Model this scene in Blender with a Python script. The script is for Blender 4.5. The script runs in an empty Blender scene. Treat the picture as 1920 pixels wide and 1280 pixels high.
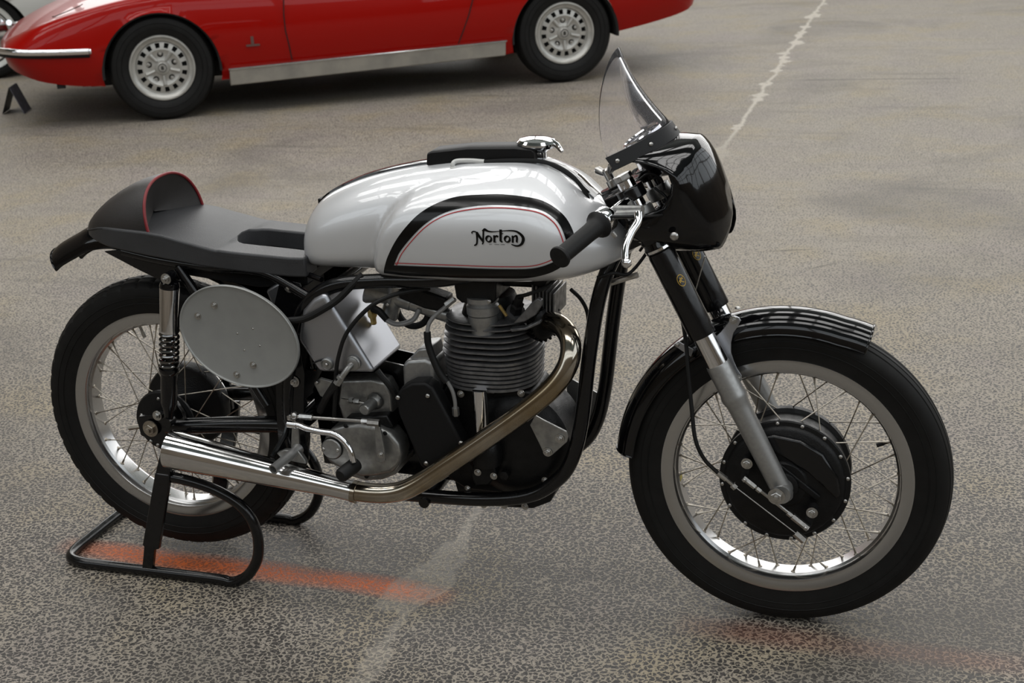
import bpy, bmesh, math, random
from mathutils import Vector, Matrix
random.seed(7)
scene = bpy.context.scene
COL = scene.collection
PI = math.pi

# ---------------------------------------------------------------- camera
cam_d = bpy.data.cameras.new('camera')
cam = bpy.data.objects.new('camera', cam_d); COL.objects.link(cam)
YAW, PITCH, ROLL = -0.33383, 0.34080, -0.05561
fw = Vector((math.sin(YAW)*math.cos(PITCH), math.cos(YAW)*math.cos(PITCH), -math.sin(PITCH)))
rt = Vector((math.cos(YAW), -math.sin(YAW), 0)); up = rt.cross(fw)
rt, up = rt*math.cos(ROLL)+up*math.sin(ROLL), -rt*math.sin(ROLL)+up*math.cos(ROLL)
cam.matrix_world = Matrix(((rt.x, up.x, -fw.x, 1.7913), (rt.y, up.y, -fw.y, -2.7347), (rt.z, up.z, -fw.z, 1.6080), (0, 0, 0, 1)))
cam_d.sensor_width = 36; cam_d.lens = 2702.87*36/1920
cam_d.clip_start = .05; cam_d.clip_end = 200
cam_d.dof.use_dof = True; cam_d.dof.focus_distance = 3.05; cam_d.dof.aperture_fstop = 9
scene.camera = cam

# ---------------------------------------------------------------- world, exposure
world = bpy.data.worlds.new('world'); scene.world = world; world.use_nodes = True
world.node_tree.nodes['Background'].inputs[0].default_value = (.75, .85, 1, 1)
world.node_tree.nodes['Background'].inputs[1].default_value = .4
scene.view_settings.view_transform = 'Standard'; scene.view_settings.look = 'None'
scene.view_settings.gamma = 1; scene.view_settings.use_curve_mapping = False
scene.view_settings.exposure = 0.14
scene.cycles.use_denoising = True
scene.cycles.max_bounces = 5; scene.cycles.diffuse_bounces = 2; scene.cycles.glossy_bounces = 3; scene.cycles.transparent_max_bounces = 8
SKY_PANE = 5.2          # brightness of the daylight in the glass roof
WALL_PANE = 3.3         # and in the glazed end wall
SIDE_PANE = 1.5         # in the side wall and the added front fill panes

# ---------------------------------------------------------------- materials
def mat(name, col, metal=0., rough=.5, coat=0., coat_rough=.03, noise=0., nscale=40., bump=0., bscale=200., rvar=0., emit=None, spec=.5, col2=None, stretch=None):
    m = bpy.data.materials.new(name); m.use_nodes = True
    nt = m.node_tree; b = nt.nodes['Principled BSDF']
    b.inputs['Base Color'].default_value = (*col, 1); b.inputs['Metallic'].default_value = metal
    b.inputs['Roughness'].default_value = rough; b.inputs['Coat Weight'].default_value = coat
    b.inputs['Coat Roughness'].default_value = coat_rough; b.inputs['Specular IOR Level'].default_value = spec
    if noise or bump or rvar:
        tc = nt.nodes.new('ShaderNodeTexCoord'); src = tc.outputs['Object']
        if stretch:
            mp = nt.nodes.new('ShaderNodeMapping'); mp.inputs['Scale'].default_value = stretch
            nt.links.new(src, mp.inputs[0]); src = mp.outputs[0]
    if noise or rvar:
        n = nt.nodes.new('ShaderNodeTexNoise'); n.inputs['Scale'].default_value = nscale; n.inputs['Detail'].default_value = 5
        nt.links.new(src, n.inputs['Vector'])
    if noise:
        mx = nt.nodes.new('ShaderNodeMix'); mx.data_type = 'RGBA'
        c2 = col2 or tuple(max(0, c*(1-noise)) for c in col)
        mx.inputs[6].default_value = (*col, 1); mx.inputs[7].default_value = (*c2, 1)
        rp = nt.nodes.new('ShaderNodeMapRange'); rp.inputs[1].default_value = .35; rp.inputs[2].default_value = .65
        nt.links.new(n.outputs[0], rp.inputs[0]); nt.links.new(rp.outputs[0], mx.inputs[0])
        nt.links.new(mx.outputs[2], b.inputs['Base Color'])
    if rvar:
        rr = nt.nodes.new('ShaderNodeMapRange'); rr.inputs[1].default_value = .3; rr.inputs[2].default_value = .7
        rr.inputs[3].default_value = max(0, rough-rvar); rr.inputs[4].default_value = rough+rvar
        nt.links.new(n.outputs[0], rr.inputs[0]); nt.links.new(rr.outputs[0], b.inputs['Roughness'])
    if bump:
        n2 = nt.nodes.new('ShaderNodeTexNoise'); n2.inputs['Scale'].default_value = bscale; n2.inputs['Detail'].default_value = 3
        nt.links.new(src, n2.inputs['Vector'])
        bp = nt.nodes.new('ShaderNodeBump'); bp.inputs['Strength'].default_value = bump; bp.inputs['Distance'].default_value = .002
        nt.links.new(n2.outputs[0], bp.inputs['Height']); nt.links.new(bp.outputs[0], b.inputs['Normal'])
    if emit:
        b.inputs['Emission Color'].default_value = (*emit[:3], 1); b.inputs['Emission Strength'].default_value = emit[3]
    return m
M = {}
M['tyre'] = mat('tyre_rubber', (.007, .0068, .0065), 0, .6, spec=.28, noise=.4, nscale=25, bump=.1, bscale=400)
M['gloss_black'] = mat('gloss_black_paint', (.002, .002, .0025), 0, .1, spec=.3, coat=.4, coat_rough=.02)
M['frame_black'] = mat('black_enamel', (.003, .003, .0036), 0, .22, spec=.35, coat=.25, coat_rough=.08, rvar=.08, nscale=60)
M['matt_black'] = mat('matt_black', (.005, .005, .0055), 0, .5, spec=.28, bump=.15, bscale=500)
M['cast_black'] = mat('black_cast_magnesium', (.006, .006, .0065), 0, .42, spec=.3, noise=.5, nscale=45, bump=.3, bscale=300, rvar=.12)
M['silver'] = mat('silver_tank_paint', (.70, .71, .725), .45, .42, coat=1, coat_rough=.015)
M['red_line'] = mat('red_line_paint', (.42, .015, .02), 0, .3)
M['chrome'] = mat('chrome', (.78, .78, .79), 1, .07)
M['rim_alloy'] = mat('polished_alloy', (.50, .50, .50), 1, .24)
M['cast_alloy'] = mat('cast_alloy', (.38, .38, .37), .85, .38, noise=.3, nscale=60, bump=.15, bscale=350, rvar=.1)
M['fork_alloy'] = mat('satin_alloy', (.38, .38, .375), .8, .40, noise=.12, nscale=120, rvar=.06)
M['sheet_alloy'] = mat('brushed_alloy_sheet', (.43, .44, .47), 1, .40)
M['plate_grey'] = mat('grey_painted_plate', (.325, .33, .32), .35, .42, noise=.08, nscale=25, rvar=.05)
M['fin'] = mat('finned_alloy', (.22, .22, .225), .7, .42, noise=.4, nscale=50, rvar=.12)
M['dark_chrome'] = mat('dark_spring_chrome', (.22, .22, .22), 1, .12)
M['steel'] = mat('bolt_steel', (.55, .54, .52), 1, .3, noise=.25, nscale=150)
M['spoke'] = mat('dull_spoke_steel', (.50, .45, .38), 1, .38, noise=.35, nscale=60)
M['exhaust'] = mat('heat_tinted_exhaust', (.47, .43, .37), 1, .14, noise=.5, nscale=9, col2=(.32, .255, .165), rvar=.06)
M['megaphone'] = mat('megaphone_chrome', (.70, .69, .68), 1, .1, rvar=.04, nscale=20)
M['seat'] = mat('black_vinyl', (.038, .039, .042), 0, .45, noise=.25, nscale=14, bump=.25, bscale=700)
M['hump'] = mat('brown_black_vinyl', (.028, .025, .024), 0, .42, noise=.25, nscale=14, bump=.25, bscale=700)
M['piping'] = mat('red_piping', (.19, .010, .014), 0, .4)
M['rubber'] = mat('black_rubber', (.007, .007, .007), 0, .55, spec=.3, bump=.1, bscale=500)
M['brass'] = mat('brass', (.55, .40, .16), 1, .35, noise=.3, nscale=80)
M['gold'] = mat('gold_print', (.42, .27, .05), .3, .4)
M['grey_hose'] = mat('grey_braided_hose', (.28, .28, .28), .5, .45, bump=.5, bscale=900)
M['fuel_pipe'] = mat('pale_plastic_pipe', (.62, .62, .6), 0, .3)
M['dial'] = mat('dial_black', (.01, .01, .01), 0, .2)
M['white_print'] = mat('white_print', (.7, .7, .68), 0, .4)
M['print_black'] = mat('black_print', (.0025, .0025, .0025), 0, .2, spec=.22, coat=.15)
M['yellow'] = mat('yellow_sticker', (.55, .45, .06), 0, .4)
M['car_red'] = mat('red_car_paint', (.31, .0025, .0005), 0, .3, spec=.1, coat=.36, coat_rough=.02)
M['car_white'] = mat('white_car_paint', (.62, .63, .60), 0, .3, coat=1)
M['car_dark'] = mat('dark_underbody', (.006, .006, .006), 0, .8)
M['wheel_alloy'] = mat('painted_wheel_alloy', (.50, .49, .46), .5, .38, noise=.15, nscale=20)
M['sill'] = mat('sill_stainless', (.42, .40, .36), .7, .38, noise=.3, nscale=6, rvar=.08)
M['glass_dark'] = mat('dark_car_glass', (.01, .012, .012), 0, .05)
M['lamp_orange'] = mat('orange_lens', (.7, .12, .02), 0, .2)
M['badge'] = mat('dull_badge', (.16, .09, .08), .5, .4)
M['card'] = mat('blue_grey_card', (.12, .12, .155), 0, .5, noise=.5, nscale=30)
M['card_back'] = mat('black_card', (.01, .01, .012), 0, .5)

def perspex():
    m = bpy.data.materials.new('clear_perspex'); m.use_nodes = True; nt = m.node_tree
    for n in list(nt.nodes): nt.nodes.remove(n)
    out = nt.nodes.new('ShaderNodeOutputMaterial'); tr = nt.nodes.new('ShaderNodeBsdfTransparent')
    tr.inputs[0].default_value = (.97, .965, .975, 1)
    gl = nt.nodes.new('ShaderNodeBsdfGlossy'); gl.inputs['Roughness'].default_value = .06
    df = nt.nodes.new('ShaderNodeBsdfDiffuse'); df.inputs[0].default_value = (.6, .58, .6, 1)
    lw = nt.nodes.new('ShaderNodeLayerWeight'); lw.inputs[0].default_value = .12
    m1 = nt.nodes.new('ShaderNodeMixShader'); m1.inputs[0].default_value = .05
    m2 = nt.nodes.new('ShaderNodeMixShader')
    nt.links.new(tr.outputs[0], m1.inputs[1]); nt.links.new(df.outputs[0], m1.inputs[2])
    nt.links.new(lw.outputs['Fresnel'], m2.inputs[0]); nt.links.new(m1.outputs[0], m2.inputs[1]); nt.links.new(gl.outputs[0], m2.inputs[2])
    nt.links.new(m2.outputs[0], out.inputs[0]); return m
M['perspex'] = perspex()

# ---------------------------------------------------------------- mesh helpers
def V(p): return Vector(p)
def spline(pts, n=8, closed=False):
    P = [V(p) for p in pts]; out = []; N = len(P)
    for i in range(N if closed else N-1):
        p1, p2 = P[i], P[(i+1) % N]
        p0 = P[i-1] if (i > 0 or closed) else p1*2-p2
        p3 = P[(i+2) % N] if (i+2 < N or closed) else p2*2-p1
        for k in range(n):
            t = k/n
            out.append(.5*((2*p1)+(p2-p0)*t+(2*p0-5*p1+4*p2-p3)*t*t+(3*p1-p0-3*p2+p3)*t**3))
    if not closed: out.append(P[-1])
    return out
def interp(tab, x):
    if x <= tab[0][0]: return tab[0][1]
    for i in range(len(tab)-1):
        (a, b), (c, d) = tab[i], tab[i+1]
        if x <= c:
            # monotone-ish cubic
            def sl(j):
                if j <= 0 or j >= len(tab)-1:
                    k = min(max(j, 0), len(tab)-2); return (tab[k+1][1]-tab[k][1])/(tab[k+1][0]-tab[k][0])
                s1 = (tab[j][1]-tab[j-1][1])/(tab[j][0]-tab[j-1][0]); s2 = (tab[j+1][1]-tab[j][1])/(tab[j+1][0]-tab[j][0])
                return 0 if s1*s2 <= 0 else 2*s1*s2/(s1+s2)
            h = c-a; t = (x-a)/h; m0, m1 = sl(i)*h, sl(i+1)*h
            return (2*t**3-3*t*t+1)*b+(t**3-2*t*t+t)*m0+(-2*t**3+3*t*t)*d+(t**3-t*t)*m1
    return tab[-1][1]
class MB:
    def __init__(s): s.v = []; s.f = []
    def add(s, verts, faces):
        o = len(s.v); s.v += [V(p) for p in verts]; s.f += [tuple(i+o for i in f) for f in faces]; return s
    def grid(s, rows, close_u=False, close_v=False):
        nu, nv = len(rows), len(rows[0]); fs = []
        for i in range(nu if close_u else nu-1):
            for j in range(nv if close_v else nv-1):
                a, b = i*nv+j, i*nv+(j+1) % nv; c, d = ((i+1) % nu)*nv+(j+1) % nv, ((i+1) % nu)*nv+j
                fs.append((a, b, c, d))
        return s.add([p for r in rows for p in r], fs)
    def tube(s, pts, r, seg=12, closed=False, caps=True, smooth=0):
        if smooth: pts = spline(pts, smooth, closed)
        P = [V(p) for p in pts]; N = len(P)
        R = (lambda i: r) if not isinstance(r, (list, tuple)) else (lambda i: r[0]+(r[-1]-r[0])*i/(N-1) if len(r) != N else r[i])
        T = []
        for i in range(N):
            a = P[i-1] if (i or closed) else P[0]; b = P[(i+1) % N] if (i < N-1 or closed) else P[-1]
            t = (b-a); T.append(t.normalized() if t.length > 1e-9 else Vector((1, 0, 0)))
        u = T[0].cross(Vector((0, 0, 1)))
        if u.length < .05: u = T[0].cross(Vector((0, 1, 0)))
        u.normalize(); rows = []
        for i in range(N):
            u = (u-T[i]*u.dot(T[i])).normalized(); w = T[i].cross(u)
            rows.append([P[i]+(u*math.cos(2*PI*k/seg)+w*math.sin(2*PI*k/seg))*R(i) for k in range(seg)])
        o = len(s.v); s.grid(rows, closed, True)
        if caps and not closed:
            s.f.append(tuple(range(o, o+seg))); s.f.append(tuple(range(o+(N-1)*seg, o+N*seg))[::-1])
        return s
    def lathe(s, prof, origin=(0, 0, 0), axis=(0, 1, 0), seg=32, closed=False, caps=True, phase=0.):
        ax = V(axis).normalized(); o = V(origin)
        u = ax.cross(Vector((0, 0, 1)))
        if u.length < .05: u = ax.cross(Vector((1, 0, 0)))
        u.normalize(); w = ax.cross(u); rows = []
        for r, h in prof:
            rows.append([o+ax*h+(u*math.cos(phase+2*PI*k/seg)+w*math.sin(phase+2*PI*k/seg))*r for k in range(seg)])
        b = len(s.v); s.grid(rows, closed, True)
        if caps and not closed:
            if prof[0][0] > 1e-6: s.f.append(tuple(range(b, b+seg)))
            n = len(prof)
            if prof[-1][0] > 1e-6: s.f.append(tuple(range(b+(n-1)*seg, b+n*seg))[::-1])
        return s
    def rod(s, a, b, r, seg=12): return s.tube([a, b], r, seg)
    def prism(s, outline, y0, y1):            # outline in (x, z), extruded along y
        n = len(outline); o = len(s.v)
        s.v += [Vector((x, y0, z)) for x, z in outline]+[Vector((x, y1, z)) for x, z in outline]
        s.f += [tuple(range(o, o+n)), tuple(range(o+n, o+2*n))[::-1]]
        for i in range(n):
            j = (i+1) % n; s.f.append((o+i, o+n+i, o+n+j, o+j))
        return s
    def box(s, c, size, R=None):
        c = V(c); hx, hy, hz = [q/2 for q in size]
        vs = [Vector((sx*hx, sy*hy, sz*hz)) for sx in (-1, 1) for sy in (-1, 1) for sz in (-1, 1)]
        if R is not None: vs = [R @ v for v in vs]
        return s.add([c+v for v in vs], [(0, 1, 3, 2), (4, 6, 7, 5), (0, 4, 5, 1), (2, 3, 7, 6), (0, 2, 6, 4), (1, 5, 7, 3)])
    def sphere(s, c, r, seg=16, scale=(1, 1, 1)):
        n = seg//2; rows = []
        for i in range(n+1):
            a = PI*i/n; rows.append([V(c)+Vector((math.sin(a)*math.cos(2*PI*k/seg)*scale[0], math.sin(a)*math.sin(2*PI*k/seg)*scale[1], math.cos(a)*scale[2]))*r for k in range(seg)])
        return s.grid(rows, False, True)
    def xf(s, fn): s.v = [fn(v) for v in s.v]; return s
    def mesh(s, name, angle=35.):
        me = bpy.data.meshes.new(name); me.from_pydata([tuple(v) for v in s.v], [], s.f)
        bm = bmesh.new(); bm.from_mesh(me)
        bmesh.ops.remove_doubles(bm, verts=bm.verts, dist=1e-6)
        bmesh.ops.dissolve_degenerate(bm, edges=bm.edges, dist=1e-7)
        bmesh.ops.recalc_face_normals(bm, faces=bm.faces)
        th = math.radians(angle)
        for f in bm.faces: f.smooth = True
        for e in bm.edges:
            if len(e.link_faces) == 2: e.smooth = e.calc_face_angle(0) < th
        bm.to_mesh(me); bm.free(); return me
def wpos(o):
    p = Vector((0, 0, 0))
    while o is not None and not o.get('local'): p += o.location; o = o.parent
    return p
def put(name, me, m, parent=None, loc=None, R=None):
    o = bpy.data.objects.new(name, me); COL.objects.link(o)
    if m is not None and not me.materials: me.materials.append(m if not isinstance(m, str) else M[m])
    o.parent = parent
    base = wpos(parent)
    o.location = V(loc or (0, 0, 0))-base
    if R is not None: o.rotation_mode = 'QUATERNION'; o.rotation_quaternion = R
    return o
def obj(name, mb, m, parent=None, bevel=0., seg=2, angle=35., subd=0):
    o = put(name, mb.mesh(name, angle), m, parent)
    if bevel:
        b = o.modifiers.new('bevel', 'BEVEL'); b.width = bevel; b.segments = seg; b.limit_method = 'ANGLE'; b.angle_limit = math.radians(40); b.use_clamp_overlap = True
        b.harden_normals = False
    if subd:
        d = o.modifiers.new('sub', 'SUBSURF'); d.levels = d.render_levels = subd
    return o
def thing(name, label, cat, loc=(0, 0, 0), rotz=0., group=None):
    o = bpy.data.objects.new(name, None); COL.objects.link(o); o.empty_display_size = .1
    o.location = loc; o.rotation_euler = (0, 0, rotz); o['label'] = label; o['category'] = cat
    if group: o['group'] = group
    return o
def aim(d):                                   # rotation taking +Z to d
    return Vector((0, 0, 1)).rotation_difference(V(d).normalized())
def hexbolt(r=.008, h=.006):
    mb = MB(); mb.lathe([(r*1.45, 0), (r*1.45, h*.25)], axis=(0, 0, 1), seg=20)
    mb.lathe([(r, h*.25), (r, h*.9), (r*.86, h)], axis=(0, 0, 1), seg=6)
    mb.lathe([(r*.55, h), (r*.5, h*1.5), (r*.3, h*1.6)], axis=(0, 0, 1), seg=12)
    return mb.mesh('bolt', 30)
def domebolt(r=.006, h=.004):
    mb = MB(); mb.lathe([(r, 0), (r*.95, h*.4), (r*.7, h*.8), (r*.35, h), (0, h)], axis=(0, 0, 1), seg=14); return mb.mesh('rivet', 50)
HEX = hexbolt(); DOME = domebolt(); HEXS = hexbolt(.0055, .005); SLOT = domebolt(.0045, .003)
def bolt(p, d=(0, -1, 0), me=None, parent=None, name='bolt', m='steel'):
    return put(name, me or HEX, m, parent, p, aim(d))


# ================================================================ the setting
def floor_material():
    m = bpy.data.materials.new('worn_asphalt'); m.use_nodes = True; nt = m.node_tree; L = nt.links.new
    b = nt.nodes['Principled BSDF']; b.inputs['Roughness'].default_value = .62; b.inputs['Specular IOR Level'].default_value = .35
    geo = nt.nodes.new('ShaderNodeNewGeometry'); pos = geo.outputs['Position']
    def node(t, **k):
        n = nt.nodes.new(t)
        for a, v in k.items(): setattr(n, a, v)
        return n
    def noise(scale, detail=3, rough=.5, vec=None, dist=0.):
        n = node('ShaderNodeTexNoise'); n.inputs['Scale'].default_value = scale; n.inputs['Detail'].default_value = detail
        n.inputs['Roughness'].default_value = rough; n.inputs['Distortion'].default_value = dist
        L(vec or pos, n.inputs['Vector']); return n.outputs[0]
    def rng(x, a, b_, c=0., d=1.):
        n = node('ShaderNodeMapRange'); n.clamp = True
        for i, v in enumerate((a, b_, c, d)): n.inputs[i+1].default_value = v
        L(x, n.inputs[0]); return n.outputs[0]
    def mth(op, a, b_=None):
        n = node('ShaderNodeMath', operation=op)
        for i, v in enumerate((a, b_)):
            if v is None: continue
            if isinstance(v, (int, float)): n.inputs[i].default_value = v
            else: L(v, n.inputs[i])
        return n.outputs[0]
    def mix(f, a, b_):
        n = node('ShaderNodeMix', data_type='RGBA')
        for i, v in ((0, f), (6, a), (7, b_)):
            if isinstance(v, (int, float)): n.inputs[i].default_value = v
            elif isinstance(v, tuple): n.inputs[i].default_value = (*v, 1)
            else: L(v, n.inputs[i])
        return n.outputs[2]
    sep = node('ShaderNodeSeparateXYZ'); L(pos, sep.inputs[0]); X, Y = sep.outputs[0], sep.outputs[1]
    # worn binder network over dark stone chips
    blotch = noise(1.1, 4); blotch2 = noise(.35, 3)
    chips = noise(118, 2.5, .55, dist=.5)
    fine = noise(260, 2, .6)
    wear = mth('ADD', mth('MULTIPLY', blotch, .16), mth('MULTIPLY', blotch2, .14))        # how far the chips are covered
    thr = mth('ADD', mth('SUBTRACT', .615, wear), rng(Y, 3.2, -.35, -.05, .10))  # Y term bares more dark chips nearer, partly painting in the motorcycle's shadow
    vd = node('ShaderNodeVectorMath', operation='ADD'); nv = node('ShaderNodeTexNoise'); nv.inputs['Scale'].default_value = 70; L(pos, nv.inputs['Vector'])
    vs = node('ShaderNodeVectorMath', operation='SCALE'); vs.inputs['Scale'].default_value = .014; L(nv.outputs['Color'], vs.inputs[0]); L(pos, vd.inputs[0]); L(vs.outputs[0], vd.inputs[1])
    vo = node('ShaderNodeTexVoronoi', feature='DISTANCE_TO_EDGE'); vo.inputs['Scale'].default_value = 80; L(vd.outputs[0], vo.inputs['Vector'])
    web = mth('MULTIPLY', mth('SUBTRACT', .15, vo.outputs['Distance']), 1.05)
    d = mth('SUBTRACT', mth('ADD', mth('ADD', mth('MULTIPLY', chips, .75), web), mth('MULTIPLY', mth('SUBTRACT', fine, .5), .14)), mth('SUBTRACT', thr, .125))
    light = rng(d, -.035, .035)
    tint = mix(rng(blotch, .35, .65), (.245, .213, .170), (.215, .190, .158))
    binder = mix(rng(fine, .3, .7), tint, (.37, .33, .275))
    hue = noise(2.3, 3)
    binder = mix(rng(hue, .52, .68, 0, .5), binder, (.33, .27, .165))
    binder = mix(rng(hue, .48, .34, 0, .5), binder, (.27, .235, .215))
    stone = mix(rng(noise(140, 2), .4, .6), (.022, .020, .018), (.066, .058, .052))
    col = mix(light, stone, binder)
    # broad stains
    stain = rng(noise(.9, 5, .55, dist=.8), .52, .72)
    col = mix(mth('MULTIPLY', stain, .5), col, (.075, .068, .06))
    # skid arcs and drag marks (long across the aisle)
    mp = node('ShaderNodeMapping'); mp.inputs['Scale'].default_value = (.5, 5.5, 1); mp.inputs['Rotation'].default_value = (0, 0, -.12); L(pos, mp.inputs[0])
    drag = rng(noise(1.3, 5, .6, mp.outputs[0]), .57, .72)
    col = mix(mth('MULTIPLY', drag, .35), col, (.07, .066, .06))
    # sprayed orange line running under the machine
    wob = mth('MULTIPLY', mth('SUBTRACT', noise(2.2, 2), .5), .07)
    dy = mth('ABSOLUTE', mth('ADD', mth('ADD', mth('SUBTRACT', Y, -.075), mth('MULTIPLY', X, .012)), wob))
    line = rng(dy, .012, .052, 1, 0)
    gap = rng(noise(1.45, 2, .5), .40, .52)
    reach = mth('MULTIPLY', rng(X, -.36, -.2), rng(X, 2.0, 1.75))
    hole = mth('MAXIMUM', rng(X, .72, .58), rng(X, 1.2, 1.34))
    om = mth('MULTIPLY', mth('MULTIPLY', line, reach), mth('MULTIPLY', hole, rng(d, -.05, .05, .45, 1.)))
    om = mth('MULTIPLY', om, mth('ADD', mth('MULTIPLY', gap, .5), .5))
    om = mth('MULTIPLY', om, rng(X, .95, 1.25, 1, .55))
    col = mix(om, col, mix(rng(X, .9, 1.3), (.60, .13, .03), (.26, .10, .065)))
    # filled joint crossing the hall, white and broken
    jx = mth('ADD', mth('ADD', X, mth('MULTIPLY', Y, .0334)), -.625)
    jw = mth('MULTIPLY', mth('SUBTRACT', noise(1.8, 5, .65), .5), .22)
    jd = mth('ABSOLUTE', mth('ADD', jx, mth('MULTIPLY', jw, .5)))
    width = mth('ADD', .012, mth('MULTIPLY', rng(noise(2.6, 4, .6), .5, .68), .075))
    jm = mth('MULTIPLY', rng(mth('SUBTRACT', jd, width), -.008, .006, 1, 0), rng(noise(24, 4, .6), .3, .45))
    jm = mth('MULTIPLY', jm, mth('MAXIMUM', rng(Y, 4.2, 5.2), mth('MULTIPLY', rng(Y, .9, .5), .28)))
    col = mix(jm, col, (.46, .42, .36))
    # long hairline cracks
    def crack(a, b_, w):
        dx, dyy = b_[0]-a[0], b_[1]-a[1]; ln = math.hypot(dx, dyy); ux, uy = dx/ln, dyy/ln
        t = mth('ADD', mth('MULTIPLY', mth('SUBTRACT', X, a[0]), ux), mth('MULTIPLY', mth('SUBTRACT', Y, a[1]), uy))
        q = mth('ABSOLUTE', mth('ADD', mth('ADD', mth('MULTIPLY', mth('SUBTRACT', X, a[0]), -uy), mth('MULTIPLY', mth('SUBTRACT', Y, a[1]), ux)), mth('MULTIPLY', mth('SUBTRACT', noise(3, 4), .5), w*3)))
        return mth('MULTIPLY', rng(q, w*.3, w, 1, 0), mth('MULTIPLY', rng(t, 0, .1), rng(t, ln, ln-.1)))
    CR = [((0.5553, 6.6185, 0.0), (1.5903, 6.6816, 0.0), .022), ((0.9499, 2.7113, 0.0), (1.1775, 2.7871, 0.0), .012), ((1.1351, 2.4786, 0.0), (1.2845, 2.64, 0.0), .010)]
    for a, b_, w in CR: col = mix(mth('MULTIPLY', crack(a, b_, w), .6), col, (.05, .045, .04))
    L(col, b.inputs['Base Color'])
    bpn = node('ShaderNodeBump'); bpn.inputs['Strength'].default_value = .55; bpn.inputs['Distance'].default_value = .0035
    L(mth('ADD', light, mth('MULTIPLY', fine, .4)), bpn.inputs['Height']); L(bpn.outputs[0], b.inputs['Normal'])
    L(rng(light, 0, 1, .5, .7), b.inputs['Roughness'])
    return m
def struct(name, mb, m, parent=None, **k):
    o = obj(name, mb, m, parent, **k)
    if parent is None: o['kind'] = 'structure'
    return o
HX0, HX1, HY0, HY1, HZ = -17., 15., -13., 19., 13.
fl = MB(); fl.add([(HX0, HY0, 0), (HX1, HY0, 0), (HX1, HY1, 0), (HX0, HY1, 0)], [(0, 1, 2, 3)])
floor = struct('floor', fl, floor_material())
M['wall'] = mat('hall_wall_stone', (.20, .165, .125), 0, .7, noise=.35, nscale=.6, bump=.1, bscale=6)
M['roof_steel'] = mat('roof_steel', (.10, .12, .11), 0, .5)
M['roof_glass'] = mat('daylit_roof_glass', (.02, .02, .02), 0, .2, emit=(1, .99, .97, SKY_PANE))
M['wall_glass'] = mat('daylit_window_glass', (.02, .02, .02), 0, .2, emit=(1, .99, .97, WALL_PANE))
M['side_glass'] = mat('side_and_fill_glass', (.02, .02, .02), 0, .2, emit=(.90, .96, 1, SIDE_PANE))
for nm, c, sz in (('wall_back', ((HX0+HX1)/2, HY1+.1, HZ/2), (HX1-HX0+.4, .2, HZ)), ('wall_front', ((HX0+HX1)/2, HY0-.1, HZ/2), (HX1-HX0+.4, .2, HZ)),
                  ('wall_left', (HX0-.1, (HY0+HY1)/2, HZ/2), (.2, HY1-HY0, HZ)), ('wall_right', (HX1+.1, (HY0+HY1)/2, HZ/2), (.2, HY1-HY0, HZ))):
    struct(nm, MB().box(c, sz), 'wall')
roof = struct('ceiling', MB().box(((HX0+HX1)/2, (HY0+HY1)/2, HZ+.15), (HX1-HX0+.4, HY1-HY0+.4, .3)), 'roof_steel')
def quad(a, b): return MB().add([V(a)*-1-V(b), V(a)-V(b), V(a)+V(b), V(b)-V(a)], [(0, 1, 2, 3)]).mesh('pane')
pane_me = quad((.95, 0, 0), (0, .625, 0))
for i in range(-4, 5):
    for j in range(-6, 8):
        if j not in (-5, -4, -1, 0, 4, 5): continue          # glazed bays between the solid ones
        put('pane', pane_me, 'roof_glass', roof, (-.5+i*2.15+(.5 if i > 0 else -.5 if i < 0 else 0), 1.+j*1.42, HZ-.03))
# tall glazing in the back and right walls of the hall
back = bpy.data.objects['wall_back']; front = bpy.data.objects['wall_front']; right = bpy.data.objects['wall_right']; left = bpy.data.objects['wall_left']
wp_me = quad((.875, 0, 0), (0, 0, .775))
for i in range(16):
    for j in range(5): put('pane', wp_me, 'wall_glass', back, (HX0+1.2+i*1.97, HY1-.02, 4.3+j*1.75))
wr_me = quad((0, 1.78, 0), (0, 0, 1.29)); front_fill_me = quad((1.78, 0, 0), (0, 0, 1.29))
for i in range(8):
    for j in range(3):
        put('pane', wr_me, 'side_glass', right, (HX1-.02, HY0+2.1+i*3.95, 4.85+j*2.9))
        if j: put('pane', front_fill_me, 'side_glass', front, (HX0+2.1+i*3.95, HY0+.02, 5.2+j*2.8))  # unseen glowing panes behind the camera, added to brighten the tank side


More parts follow.
